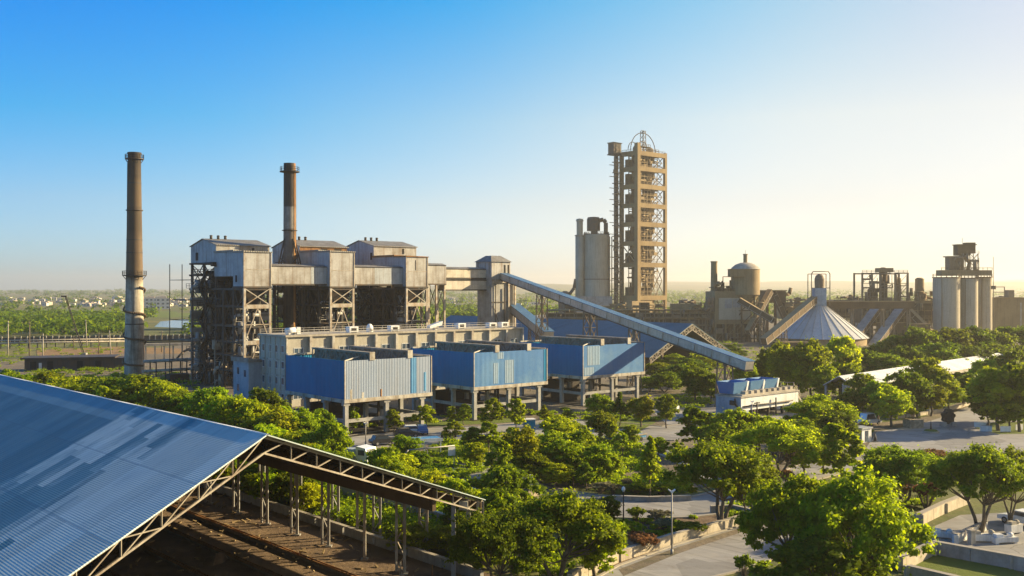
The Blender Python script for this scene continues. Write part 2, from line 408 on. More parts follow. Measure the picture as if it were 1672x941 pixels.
# ------------------------------------------------------------------ sky, sun, camera, air
SUN_AZ, SUN_EL = R(73), R(19.5)
sunv = Vector((math.sin(SUN_AZ)*math.cos(SUN_EL), math.cos(SUN_AZ)*math.cos(SUN_EL), math.sin(SUN_EL)))
w = bpy.data.worlds.new('World'); scene.world = w; w.use_nodes = True
nt = w.node_tree; nt.nodes.clear()
sky = nt.nodes.new('ShaderNodeTexSky'); sky.sky_type = 'NISHITA'; sky.sun_disc = False
sky.sun_elevation = SUN_EL; sky.sun_rotation = SUN_AZ
sky.air_density = 1.0; sky.dust_density = .5; sky.ozone_density = 2.6
def wn(typ, **kw):
    n = nt.nodes.new(typ)
    for k, v in kw.items(): setattr(n, k, v)
    return n
tc = wn('ShaderNodeTexCoord')
sx = wn('ShaderNodeSeparateXYZ'); nt.links.new(tc.outputs['Generated'], sx.inputs[0])
# colour of the day's air by compass direction (x of the sky direction) and height: whiter towards the sun, deep blue away from it
def lerpmap(src, lo, hi):
    n = wn('ShaderNodeMapRange'); nt.links.new(src, n.inputs['Value']); n.inputs['From Min'].default_value = lo; n.inputs['From Max'].default_value = hi
    return n.outputs[0]
tx = lerpmap(sx.outputs['X'], -.457, .457)
ROWS = [(.0206,[(.525,.75,1.15),(.65,.86,1.32),(.85,.91,1.20),(.80,.815,1.0),(.63,.675,.82)]),
        (.0831,[(.475,.71,.995),(.72,.83,.985),(1.02,.885,.90),(1.03,.815,.78),(.835,.672,.647)]),
        (.1642,[(.13,.685,1.02),(.37,.81,1.02),(.87,.925,.90),(1.265,.972,.785),(1.15,.827,.652)]),
        (.2754,[(0,.60,1.23),(0,.72,1.19),(.235,.86,1.055),(.82,.98,.882),(1.21,.888,.733)])]
prev = None; pz = 0
for z_, row in ROWS:
    rp_ = wn('ShaderNodeValToRGB'); rp_.color_ramp.interpolation = 'CARDINAL'; el = rp_.color_ramp.elements
    el[0].position = 0; el[0].color = (*[c/2 for c in row[0]], 1); el[1].position = 1; el[1].color = (*[c/2 for c in row[4]], 1)
    for i in (1,2,3):
        e = el.new(i/4); e.color = (*[c/2 for c in row[i]], 1)
    nt.links.new(tx, rp_.inputs[0])
    if prev is None: prev = rp_.outputs[0]
    else:
        mm = wn('ShaderNodeMix', data_type='RGBA'); nt.links.new(lerpmap(sx.outputs['Z'], pz, z_), mm.inputs[0]); nt.links.new(prev, mm.inputs[6]); nt.links.new(rp_.outputs[0], mm.inputs[7]); prev = mm.outputs[2]
    pz = z_
g1_ = wn('ShaderNodeMix', data_type='RGBA', blend_type='MULTIPLY'); g1_.inputs[0].default_value = 1; nt.links.new(sky.outputs[0], g1_.inputs[6]); nt.links.new(prev, g1_.inputs[7])
hs = wn('ShaderNodeVectorMath', operation='SCALE'); nt.links.new(g1_.outputs[2], hs.inputs[0]); hs.inputs['Scale'].default_value = 2.0
bg = nt.nodes.new('ShaderNodeBackground'); bg.inputs['Strength'].default_value = .079
wo = nt.nodes.new('ShaderNodeOutputWorld')
nt.links.new(hs.outputs[0], bg.inputs[0]); nt.links.new(bg.outputs[0], wo.inputs[0])
sl = bpy.data.lights.new('sun', 'SUN'); sl.energy = 5.0; sl.angle = R(.5); sl.color = (1.0, .80, .47)
so = bpy.data.objects.new('sun', sl); COL.objects.link(so)
so.rotation_euler = sunv.to_track_quat('Z', 'Y').to_euler(); so.location = (200, 0, 200)
cam = bpy.data.cameras.new('camera'); cam.sensor_width = 36; cam.lens = FPX/1672*36
cam.clip_end = 40000; cam.clip_start = .5
co = bpy.data.objects.new('camera', cam); COL.objects.link(co)
co.location = (0, 0, CAMZ); co.rotation_euler = (R(90), 0, 0); scene.camera = co
scene.view_settings.view_transform = 'Standard'; scene.view_settings.look = 'None'
scene.view_settings.exposure = 1.36; scene.view_settings.gamma = 1.0
try: scene.view_settings.use_curve_mapping = False
except Exception: pass
scene.cycles.use_denoising = True
try: scene.cycles.denoiser = 'OPENIMAGEDENOISE'
except Exception: pass
scene.cycles.max_bounces = 8; scene.cycles.transparent_max_bounces = 6
scene.cycles.volume_bounces = 0
HAZE_D = 1.4e-4
hz = NT('haze_air')
pv = hz.t.nodes.new('ShaderNodeVolumePrincipled')
pv.inputs['Color'].default_value = (.97,.93,.84,1); pv.inputs['Density'].default_value = HAZE_D
pv.inputs['Anisotropy'].default_value = .45
hz.link(pv.outputs[0], hz.out.inputs[1])
b = MB(); b.box(-9000, 9000, -60, 9500, -2.5, 136)
o = b.build('haze', hz.m); tag(o, kind='stuff')
# ------------------------------------------------------------------ ground, hills, water, roads
rng = np.random.default_rng(7)
random.seed(5)
def sheet(name, pts, z, m):
    b = MB(); b.poly([(p[0], p[1], z) for p in pts]); o = b.build(name, m, recalc=False)
    if o.data.polygons[0].normal.z < 0: o.data.flip_normals()
    return tag(o, kind='structure')
b = MB(); b.poly([(-9500,-200,0),(9500,-200,0),(9500,9300,0),(-9500,9300,0)]); struct('ground', b, M['land'])

def hills():
    xs = np.linspace(-8800, 8800, 150); ys = np.linspace(4300, 9200, 40)
    b = MB(); idx = {}
    for j, y in enumerate(ys):
        for i, x in enumerate(xs):
            px = 836 + x/y*FPX
            t = (y-4300)/4900
            target = np.interp(px, [-200, 300, 560, 760, 900, 1100, 1300, 1480, 1680, 1900], [2, 8, 24, 58, 72, 74, 76, 80, 84, 78])
            h = target*math.sin(min(1, t*1.25)*math.pi/2)*(.86+.14*math.sin(x*.0021+y*.0013)+.08*math.sin(x*.0057+1.3)+.05*math.sin(x*.013+y*.004))
            h += 4*math.sin(x*.0041+2)*t + 2.0*math.sin(x*.02+y*.01)*t
            idx[i, j] = len(b.v); b.v.append((x, y, -1.5 + max(0, h) if t > 0 else -1.5))
    for j in range(len(ys)-1):
        for i in range(len(xs)-1):
            b.f.append((idx[i,j], idx[i+1,j], idx[i+1,j+1], idx[i,j+1])); b.sm.append(True)
    struct('hills', b, M['land'])
hills()

Z1, Z2, Z3 = .03, .06, .09
def gp(*pts): return [G(*p) for p in pts]
sheet('works_yard', [(-150,150),(-40,118),(30,120),(95,160),(150,225),(330,420),(250,720),(40,760),(-120,470),(-175,300)], Z1, M['yard'])
# paved ways
def road(name, upper, lower, m=None, z=Z2, kerb=True):
    """strip between two edges given as sight-line points on the ground; kerbs are 12 cm steps"""
    U = gp(*upper); L = gp(*lower)
    sheet(name, U + L[::-1], z, m or M['paving'])
    if kerb:
        for nm, E in (('kerb', U), ('kerb', L)):
            k = MB()
            for p, q in zip(E, E[1:]):
                k.bar((p.x,p.y,.075), (q.x,q.y,.075), .28, .15)
            struct(nm, k, M['kerb'])
road('loop_road', [(770,752),(835,775),(893,796),(950,806),(1010,813),(1070,815),(1130,812),(1200,796),(1280,770),(1345,742),(1400,716)],
                  [(740,776),(800,790),(860,812),(930,832),(990,846),(1060,848),(1130,846),(1195,838),(1260,815),(1330,785),(1425,762)])
road('front_road', [(948,960),(1010,925),(1100,892),(1180,868),(1240,850),(1300,832),(1370,812),(1440,800)],
                   [(1040,985),(1120,955),(1200,935),(1270,912),(1340,885),(1400,860),(1450,838),(1490,820)])
road('service_road', [(545,716),(620,705),(700,699),(780,697),(860,690),(930,684),(1000,690),(1080,697),(1150,690)],
                     [(560,737),(640,730),(730,725),(800,720),(880,713),(960,715),(1030,718),(1100,720),(1170,712)])
road('link_road', [(1050,715),(1095,730),(1145,750),(1200,772)], [(1030,718),(1070,740),(1118,766),(1170,796)], z=Z3, kerb=False)
road('garden_forecourt', [(700,762),(770,755),(835,770)], [(722,800),(790,800),(850,806)], z=Z3, kerb=False)
road('side_yard', [(1060,668),(1140,660),(1230,655),(1300,655)], [(1090,694),(1160,694),(1240,690),(1300,688)], kerb=False)
plaza = gp((1392,792),(1410,738),(1432,706),(1500,694),(1545,680),(1585,663),(1690,652),(1800,650),(1800,760),(1660,764),(1640,741),(1560,738),(1490,752),(1440,778))
sheet('plaza', plaza, Z2+.015, M['paving'])
sheet('parking_court', gp((1508,868),(1568,842),(1640,838),(1760,845),(1760,925),(1672,913),(1518,884)), Z2, M['paving'])
# lawns
def lawn(pts, z=Z2+.03): return sheet('lawn', gp(*pts), z, M['lawn'])
lawn([(712,748),(760,744),(800,746),(800,768),(775,752),(735,762),(715,758)], Z1+.02)
lawn([(1000,790),(1060,772),(1130,780),(1120,806),(1060,809),(1010,807),(960,800)], Z1+.02)
lawn([(870,740),(980,738),(1040,760),(1000,790),(900,788),(850,768)], Z1+.02)
lawn([(1010,678),(1072,690),(1046,704),(992,699)], Z3)
lawn([(1440,690),(1500,684),(1585,650),(1600,640),(1500,650),(1400,680)], Z2+.006)
lawn([(1592,700),(1625,690),(1690,690),(1690,709),(1630,710)], Z3)
lawn([(1520,905),(1652,929),(1720,975),(1580,960),(1490,925)], Z1+.02)
lawn([(1180,835),(1300,800),(1380,790),(1420,800),(1330,822),(1240,850),(1200,852)], Z1+.02)
lawn([(700,728),(880,716),(1030,721),(1060,745),(1100,775),(1000,745),(880,738),(700,742)], Z1+.022)
lawn([(575,700),(700,690),(840,682),(840,690),(700,697),(575,704)], Z1+.02)
sheet('planting_bed', gp((1005,862),(1090,838),(1170,842),(1240,848),(1180,866),(1090,892),(1010,923),(960,930)), Z1+.01, M['soil'])
sheet('lake', gp((252,534),(262,525),(300,522),(420,521),(420,531),(300,536)), .05, M['water'])
sheet('field', gp((-40,508),(120,505),(290,509),(290,518),(120,516),(-40,520)), .03, M['lawn'])
sheet('field', gp((230,512),(420,510),(420,517),(230,519)), .035, M['lawn'])

M['bank'] = weathered('orange_earth', (.26,.155,.06), (.17,.11,.045), None, sc=.25, rough=.95, bump=.8)
sheet('bare_earth', gp((60,572),(205,566),(300,570),(300,578),(205,578),(60,583)), Z2, M['bank'])
sheet('bare_earth', gp((840,745),(900,742),(905,752),(850,756)), Z3+.01, M['bank'])
sheet('road_verge', gp((1010,931),(1100,897),(1180,872),(1245,853),(1250,857),(1185,879),(1105,906),(1018,942)), Z2+.006, M['yard'])
# ------------------------------------------------------------------ trees
def leaf_arrays(rng, cen, rad, n, size, up=.45, flat=.75):
    """n leaf quads on the shells of the clumps cen/rad"""
    k = rng.integers(0, len(cen), n)
    w = rad[k]
    d = rng.normal(size=(n,3)); d /= np.linalg.norm(d, axis=1)[:,None]
    d[:,2] = np.where(d[:,2] < -.35, -d[:,2], d[:,2])
    rr = np.abs(rng.normal(size=n))*.78+.08
    pos = cen[k] + d*(w*rr)[:,None]*np.array([1,1,flat])
    nrm = d + np.array([0,0,up]) + rng.normal(scale=.55, size=(n,3)); nrm /= np.linalg.norm(nrm, axis=1)[:,None]
    t = rng.normal(size=(n,3)); t -= nrm*np.sum(t*nrm, axis=1)[:,None]; t /= np.linalg.norm(t, axis=1)[:,None]
    u = np.cross(nrm, t)
    s = size*(.6+.8*rng.random(n))
    a = t*s[:,None]*.62; c = u*s[:,None]*.40
    q = np.stack([pos-a, pos-c*1.0, pos+a, pos+c*1.0], axis=1)
    return q.reshape(-1,3)
def quad_mesh(name, verts, mat):
    n = len(verts)//4
    me = bpy.data.meshes.new(name)
    me.vertices.add(n*4); me.loops.add(n*4); me.polygons.add(n)
    me.vertices.foreach_set('co', verts.astype(np.float32).ravel())
    me.loops.foreach_set('vertex_index', np.arange(n*4, dtype=np.int32))
    me.polygons.foreach_set('loop_start', np.arange(0, n*4, 4, dtype=np.int32))
    me.polygons.foreach_set('loop_total', np.full(n, 4, dtype=np.int32))
    me.update(calc_edges=True); me.materials.append(mat)
    return me

def crown_clumps(rng, kind):
    """sub-clump centres and radii for a tree 1 high, crown 1 wide: lobes, each with a skin of smaller clumps"""
    lobes = []
    def lobe(x, y, z, r): lobes.append((x, y, z, r))
    if kind == 'umbrella':
        for i in range(13):
            a = i*2.4 + rng.normal()*.3; r = .34*math.sqrt((i+.5)/13)
            lobe(r*math.cos(a), r*math.sin(a), .80 - 1.5*r*r + rng.normal()*.04, .12+.07*rng.random())
        for i in range(7):
            a = i*.9+rng.random(); r = .34+.06*rng.random(); lobe(r*math.cos(a), r*math.sin(a), .46+.12*rng.random(), .09+.05*rng.random())
        for i in range(5): lobe(rng.normal()*.14, rng.normal()*.14, .56+.1*rng.random(), .13)
    elif kind == 'round':
        for i in range(16):
            z = 1-2*(i+.5)/16; a = i*2.4; q = math.sqrt(1-z*z); r = .24+.05*rng.random()
            lobe(q*r*math.cos(a), q*r*math.sin(a), .58+z*.27, .12+.07*rng.random())
        lobe(0, 0, .58, .2)
    elif kind == 'airy':
        for i in range(12):
            a = i*2.4+rng.normal()*.4; t = i/11; r = (.25*rng.random()**.5+.05)*(1-.7*abs(t-.35))
            lobe(r*math.cos(a), r*math.sin(a), .34+.52*t, .09+.08*rng.random()*(1.1-t))
        for i in range(3): lobe(rng.normal()*.08, rng.normal()*.08, .90+.04*rng.random(), .05)
    elif kind == 'slim':
        for i in range(11):
            a = i*2.4; t = i/10; r = .20*(1.05-t)*rng.random()**.4
            lobe(r*math.cos(a), r*math.sin(a), .30+.60*t, .15*(1.12-t)+.02)
    elif kind == 'bush':
        for i in range(10):
            a = i*2.4; r = .32*math.sqrt((i+.5)/10)
            lobe(r*math.cos(a), r*math.sin(a), .40+(.28-1.2*r*r)+rng.normal()*.06, .15+.06*rng.random())
    elif kind == 'dome':
        for i in range(20):
            a = i*2.4+rng.normal()*.2; r = .36*math.sqrt((i+.5)/20)
            lobe(r*math.cos(a), r*math.sin(a), .76-2.3*r*r+rng.normal()*.05, .11+.08*rng.random())
        for i in range(9):
            a = i*.7; lobe(.36*math.cos(a), .36*math.sin(a), .24+.1*rng.random(), .12)
    C = []; Rr = []
    for (x, y, z, r) in lobes:
        for k in range(11):
            d = rng.normal(size=3); d /= np.linalg.norm(d); d[2] = abs(d[2]) if rng.random() < .75 else d[2]
            q = r*(.55+.55*rng.random())
            C.append((x+d[0]*q, y+d[1]*q, z+d[2]*q*.85)); Rr.append(r*(.26+.20*rng.random()))
    return np.array(C), np.array(Rr)

SPEC = {'umbrella': (7.0, 9.0, 58000, .19), 'round': (6.5, 6.5, 17000, .27), 'airy': (5.0, 4.2, 7500, .25),
        'slim': (6.0, 4.0, 6500, .28), 'bush': (2.0, 2.6, 3200, .16), 'dome': (8.0, 9.5, 21000, .34)}
TPL = {}
def template(kind, leaf, var, bark='bark'):
    key = (kind, leaf, var)
    if key in TPL: return TPL[key]
    H, Wd, n, ls = SPEC[kind]
    rg = np.random.default_rng(abs(hash((kind, var))) % 1000 if False else sum(map(ord, kind))*7 + var*131)
    C, Rr = crown_clumps(rg, kind)
    cen = C*np.array([Wd, Wd, H]); rad = Rr*(Wd+H)/2
    q = leaf_arrays(rg, cen, rad, n, ls)
    cm = quad_mesh('crown', q, M[leaf])
    b = MB()
    if kind == 'bush':
        for i in range(0, len(cen), 3):
            b.cyl((cen[i,0]*.15, cen[i,1]*.15, 0), cen[i], .03, .012, 5, False)
    else:
        multi = 3 if kind == 'umbrella' else (2 if kind == 'dome' else 1)
        r0 = {'umbrella': .20, 'round': .16, 'airy': .08, 'slim': .10, 'dome': .22}[kind]
        for m_ in range(multi):
            a = 6.283*m_/multi + rg.random()
            lean = Wd*(.10 if multi > 1 else .02)
            base = Vector((.12*math.cos(a)*(multi > 1), .12*math.sin(a)*(multi > 1), 0))
            f1 = Vector((lean*math.cos(a), lean*math.sin(a), H*(.34 if kind != 'dome' else .2)))
            mid = (base+f1)/2 + Vector((rg.normal()*.06*H*.3, rg.normal()*.06*H*.3, 0))
            rr = r0/(1 if multi == 1 else 1.4)
            b.cyl(base, mid, rr*1.25, rr*.95, 8, False); b.cyl(mid, f1, rr*.95, rr*.75, 8, False)
            ids = [i for i in range(len(cen)) if multi == 1 or math.cos(math.atan2(cen[i,1], cen[i,0])-a) > .3]
            rg.shuffle(ids)
            for i in ids[:11]:
                e = Vector(cen[i]); k = f1.lerp(e, .5) + Vector((0,0,-.05*H*rg.random())) + Vector((rg.normal(), rg.normal(), 0))*.03*Wd
                b.cyl(f1, k, rr*.5, rr*.3, 6, False); b.cyl(k, e, rr*.3, rr*.08, 5, False)
    tb = b.build('trunk', M[bark], recalc=False); tm = tb.data; bpy.data.objects.remove(tb)
    for p in tm.polygons: p.use_smooth = True
    TPL[key] = (cm, tm, H, Wd)
    return TPL[key]
NTREE = [0]
def plant(loc, h, w, kind, leaf, label, name='tree', cat='tree', group=None, bark='bark', var=None):
    NTREE[0] += 1
    var = NTREE[0] % 3 if var is None else var
    cm, tm, H, Wd = template(kind, leaf, var, bark)
    t = thing(name, label, cat, loc, rng.random()*6.28, group)
    t.scale = (w/Wd, w/Wd, h/H)
    for nm, me in (('crown', cm), ('trunk' if kind != 'bush' else 'stems', tm)):
        c = bpy.data.objects.new(nm, me); COL.objects.link(c); c.parent = t
    return t
def T(cx, top, base, wpx, kind, leaf, label, **kw):
    g = G(cx, base); D = g.y
    return plant((g.x, g.y, 0), (base-top)/FPX*D*1.07, wpx/FPX*D*1.2, kind, leaf, label, **kw)

B_, L_, D_ = 'leaf_bright', 'leaf', 'leaf_dark'
g1 = 'trees between the near shed and the boiler houses'
for a in [
 (14,603,668,60,'dome',L_,'low spreading green tree behind the shed ridge at the left edge'),
 (75,607,672,85,'dome',L_,'wide green tree behind the shed ridge below the dark flat building'),
 (150,613,680,95,'dome',L_,'second wide green tree behind the shed ridge, left of the tall chimney foot'),
 (232,614,694,120,'dome',L_,'large rounded green tree in front of the tall chimney foot'),
 (170,634,700,50,'airy',B_,'small bright tree poking over the blue shed ridge left of the chimney'),
 (290,636,712,80,'dome',D_,'dark tree in the gap between chimney and boiler frame'),
 (345,637,722,86,'round',L_,'green tree in front of the leftmost boiler frame'),
 (388,652,738,88,'round',B_,'bright yellow green tree just above the shed gable peak'),
 (345,668,730,70,'round',B_,'bright leafy tree left of the shed gable peak'),
 (432,638,728,80,'round',D_,'dark shaded tree against the cream office block end wall'),
 (455,672,752,70,'round',B_,'sunlit tree right of the shed gable peak'),
 (497,674,748,56,'round',L_,'green tree under the left side of the first blue box'),
 (523,672,742,54,'round',L_,'tree at the left of the first blue box front column'),
 (510,706,768,90,'dome',B_,'low bright tree along the shed roof edge below the first blue box'),
 (480,700,765,70,'dome',B_,'bright tree right behind the shed roof edge near its peak'),
 (520,726,790,64,'dome',B_,'sunlit bushy tree left of the parked truck'),
 (628,730,800,64,'dome',L_,'green bushy tree above the middle of the shed eave truss'),
 (575,666,709,40,'airy',L_,'young tree on the verge right of the first blue box front column'),
 (643,670,706,32,'airy',L_,'young tree on the verge below the middle of the first pale blue box wall'),
 (695,664,704,44,'airy',B_,'young tree on the verge below the right end of the first blue box'),
 (738,665,694,28,'airy',L_,'small tree left of the second blue box front column, the left of two'),
 (757,662,694,32,'airy',L_,'small tree next to the second blue box front column, the right of two'),
 (803,653,706,48,'airy',L_,'tree below the lit wall of the second blue box'),
 (842,654,709,44,'airy',L_,'tree between the second blue box and the blue cabin'),
 (889,662,692,32,'slim',L_,'small pointed tree right of the second blue box'),
 (927,671,696,30,'airy',L_,'small tree left of the third blue box front column'),
 (663,714,752,52,'round',L_,'round tree beside the blue canopy'),
 (690,742,778,34,'round',D_,'round clipped dark tree beside the pipe gantry'),
 (650,740,790,60,'dome',B_,'bright bushy tree below the pipe gantry post'),
 (700,766,822,72,'dome',B_,'bright bushy tree at the right end of the shed eave'),
 (745,776,830,50,'bush',B_,'bright shrub beside the last bay of the shed eave'),
 (798,692,745,56,'airy',B_,'bright loose tree left of the blue cabin'),
 (848,705,788,70,'round',B_,'broad green tree in the garden below the blue cabin'),
 (815,724,806,58,'airy',L_,'tree with a pale bare trunk beside the garden forecourt'),
 (868,742,796,66,'round',L_,'green tree on the left bank of the garden island'),
 (913,684,732,66,'round',B_,'bright yellow green tree right of the blue cabin'),
 (980,646,694,56,'round',L_,'dark dense tree below the third blue box front column'),
 (1012,641,696,36,'slim',D_,'dark taller tree right beside the dark dense tree below the third blue box'),
 (1047,650,698,48,'round',B_,'round bright tree on its own lawn islet below the third blue box'),
 (1088,647,700,38,'round',D_,'dark tree on a thin trunk left of the white hopper building'),
 (982,675,722,56,'round',L_,'green tree behind the low blue flatbed trailer'),
 (945,706,772,66,'round',L_,'green tree at the back of the garden island'),
 (1140,668,738,82,'airy',L_,'thin crowned tree in front of the white hopper building'),
 (1200,672,742,80,'round',L_,'green tree below the left end of the white hopper building'),
 (920,722,786,70,'round',B_,'broad green tree in the middle of the garden island'),
 (978,728,790,62,'round',L_,'green tree on the right half of the garden island'),
 (1016,708,752,40,'airy',B_,'bright young tree beside the paved link road'),
 (1062,714,812,58,'slim',L_,'tree on a straight bare trunk at the kerb of the loop road'),
 (905,757,800,54,'round',B_,'front tree of the garden island above the loop road kerb'),
 (935,742,796,48,'airy',L_,'loose tree at the centre front of the garden island'),
 (958,758,802,44,'airy',L_,'small tree at the right front of the garden island')]:
    T(*a)
for a in [
 (1178,727,862,172,'umbrella',L_,'large umbrella shaped tree with several trunks over the loop road'),
 (1225,748,862,90,'umbrella',D_,'second dark umbrella tree just right of the large multi trunk one'),
 (905,816,962,190,'umbrella',L_,'big spreading tree at the bottom edge right of the shed eave'),
 (818,842,985,150,'umbrella',D_,'dark tree standing against the open corner of the near shed'),
 (972,846,948,105,'round',L_,'tree leaning over the planting bed wall at the bottom'),
 (985,814,868,64,'round',D_,'dark round tree at the edge of the loop road above the planting bed'),
 (780,800,880,60,'dome',B_,'bright low tree beside the broken end frame of the shed'),
 (1300,785,970,165,'umbrella',L_,'near tree with pale limbs at the bottom right, left half of the big pair'),
 (1390,792,985,200,'umbrella',L_,'huge near tree at the bottom right beside the sunken lawn'),
 (1340,876,1010,190,'dome',D_,'dark low tree under the huge near tree at the bottom right'),
 (1600,732,872,150,'umbrella',D_,'dark umbrella tree with split trunk by the parking court'),
 (1650,745,862,90,'umbrella',D_,'dark tree at the right edge behind the parking court'),
 (1475,735,826,130,'umbrella',L_,'wide green tree in front of the plaza left of the dark umbrella tree'),
 (1440,752,830,70,'round',L_,'green tree at the near left corner of the plaza'),
 (1270,694,790,140,'umbrella',B_,'wide tree above the loop road bend below the hopper building'),
 (1375,698,800,88,'airy',L_,'tree with bare pale branching trunk left of the plaza'),
 (1338,650,728,112,'umbrella',B_,'broad tree right in front of the white hopper building'),
 (1300,690,745,80,'round',L_,'green tree between the broad tree and the loop road bend'),
 (1365,676,740,70,'round',D_,'dark tree left of the white plaza kiosk'),
 (1244,588,640,52,'round',D_,'dark round tree under the lower end of the long conveyor'),
 (1135,600,660,52,'round',D_,'dark tree below the middle of the long conveyor'),
 (1160,612,662,40,'round',D_,'dark small tree right under the long conveyor trestle'),
 (1285,569,652,70,'round',B_,'tall green tree behind the hopper bins'),
 (1325,563,655,66,'round',L_,'tall green tree behind the stair of the hopper building'),
 (1372,553,648,72,'round',B_,'tall bright tree in front of the cone roof'),
 (1348,600,660,52,'round',L_,'lower green tree in front of the tall bright tree by the cone roof'),
 (1262,566,640,46,'round',L_,'green tree between conveyor end and cone roof'),
 (1408,612,672,52,'round',L_,'small rounded tree in front of the long white roof'),
 (1390,640,690,50,'round',D_,'dark tree left of the bright plaza tree'),
 (1456,636,698,64,'round',B_,'bright tree at the far left corner of the plaza'),
 (1512,588,668,70,'round',L_,'tall green tree breaking the line of the long white roof'),
 (1475,610,680,60,'round',L_,'green tree left of the tall one at the long white roof'),
 (1498,616,682,52,'round',D_,'dark tree behind the stone planter'),
 (1538,612,672,56,'round',L_,'green tree behind the dark round sculpture'),
 (1562,610,652,34,'airy',L_,'thin young tree on the lawn behind the plaza'),
 (1590,615,668,66,'round',D_,'dark tree at the left of the grove right of the plaza'),
 (1630,605,704,100,'round',L_,'big tree in the lawn oval at the right edge of the plaza'),
 (1665,598,706,80,'round',L_,'big tree at the right picture edge beside the plaza'),
 (1655,628,690,70,'round',D_,'dark tree between the two big trees right of the plaza'),
 (1610,590,650,60,'round',L_,'green tree under the far end of the long white roof'),
 (1655,575,650,60,'round',D_,'dark tree at the right edge below the wooded rise')]:
    T(*a)
hillg = 'trees of the wooded rise before the silos'
for i, (cx, top, base, wd) in enumerate([(1432,560,612,60),(1462,548,610,70),(1500,536,612,80),(1545,532,610,84),(1588,534,608,80),(1625,540,604,70),(1660,530,600,80),(1480,566,625,70),(1530,560,622,80),(1580,562,618,80),(1630,562,612,70),(1415,572,622,56),(1450,576,628,60)]):
    T(cx, top, base, wd, 'dome', D_, 'dense dark tree in the wooded rise below the pale silos', group=hillg)
gi = 'trees of the dense garden grove'
for cx, top, base, wd, k, lf in [(862,722,775,46,'airy',B_),(890,726,782,46,'airy',B_),(945,730,776,48,'round',L_),(1000,742,790,40,'airy',B_),(905,706,752,46,'round',B_),(852,768,800,34,'airy',B_)]:
    T(cx, top, base, wd, k, lf, 'green tree in the crowded grove of the garden island below the blue boxes', group=gi)
for cx, top, base, wd, k, lf in [(905,690,722,30,'airy',B_),(940,692,728,34,'round',L_),(995,690,726,34,'airy',B_),(1030,696,730,32,'round',B_),(835,700,738,36,'airy',B_),(760,706,738,34,'airy',B_),(1075,716,750,36,'round',L_),(1105,724,764,38,'airy',B_)]:
    T(cx, top, base, wd, k, lf, 'small leafy tree on the grass strip in front of the service road', group='small trees along the service road')
for cx, top, base, wd, k, lf in [(770,700,745,50,'airy',L_),(775,725,765,46,'round',B_),(740,690,722,44,'airy',B_)]:
    T(cx, top, base, wd, k, lf, 'loose green tree between the shed eave and the service road', group='loose trees by the service road')
for cx, top, base, wd, k, lf in [(1165,694,750,64,'round',L_),(1240,680,742,70,'round',B_),(1310,716,780,66,'round',L_),(1345,715,775,60,'round',B_)]:
    T(cx, top, base, wd, k, lf, 'tree in the thick belt between hopper building and loop road', group='tree belt below the hopper building')
for cx, top, base, wd, k, lf in [(1215,594,648,46,'round',L_),(1305,590,655,50,'round',B_),(1385,590,650,46,'round',L_)]:
    T(cx, top, base, wd, k, lf, 'tree in the green belt between conveyor end and cone roof', group='tree belt before the cone roof')
for cx, top, base, wd, k, lf in [(1435,625,690,60,'round',L_),(1478,640,694,46,'airy',D_),(1520,630,680,56,'round',L_),(1550,625,672,50,'round',L_),(1575,622,664,50,'round',D_),(1600,612,668,60,'round',L_),(1640,612,690,70,'round',L_),(1672,612,690,60,'round',D_),(1612,640,700,60,'round',D_),(1648,650,706,60,'round',L_)]:
    T(cx, top, base, wd, k, lf, 'tree in the green belt behind the plaza and its lawns', group='tree belt behind the plaza')
for cx, top, base, wd, k, lf in [(40,612,676,80,'dome',L_),(110,612,680,80,'dome',B_),(190,616,690,80,'dome',D_),(262,622,700,80,'dome',L_),(310,640,716,70,'dome',L_),(365,650,735,70,'round',B_),(412,660,745,64,'round',B_),(436,690,765,70,'dome',B_),(470,668,745,56,'airy',B_),(535,690,745,60,'round',L_),(505,722,780,60,'dome',B_)]:
    T(cx, top, base, wd, k, lf, 'tree in the belt running along behind the ridge of the near shed', group='tree belt behind the near shed')
# row hard against the open side of the near shed
for k, tt in enumerate((1.5,4,26,31,37,43)):
    u = (1.22, 1.45, 1.3, 1.55)[k % 4]*12.19
    x = -14.74 + u - .905*tt; y = 59 + 2.14*u + tt
    plant((x, y, 0), (5.6,6.4,5.0,6.8)[k % 4], (6.5,7.5,6.0)[k % 3], 'dome', (L_,D_,L_)[k % 3], 'dim green tree crowding the open side of the near shed behind its columns', group='trees against the open side of the near shed')
for k in range(24):
    tt = .5+k*1.5; tt += 13 if tt > 6.5 else 0; u = (.99,1.12,1.04,1.2,.97)[k % 5]*12.19
    plant((-14.74+u-.905*tt, 59+2.14*u+tt, 0), (2.6,3.6,3.0,4.2)[k % 4], (4.6,5.4,4.0)[k % 3], 'dome', (L_,B_,L_,D_)[k % 4], 'low leafy thicket tree growing under the eave behind the low wall of the near shed', group='thicket under the eave of the near shed')
for k, (px, py, h, wd) in enumerate(((1085,640,5,9),(1110,632,6,10),(1075,620,5,9),(1130,620,6,11),(1150,606,6,11),(1180,600,6,12),(1100,604,5,11),(1190,590,6,12),(1060,640,4,6))):
    g = G(px, py); plant(tuple(g), h, wd, 'dome', (L_,D_)[k % 2], 'hazy green tree on the yard between long conveyor and blue storage shed', group='trees on the yard beside the storage shed')
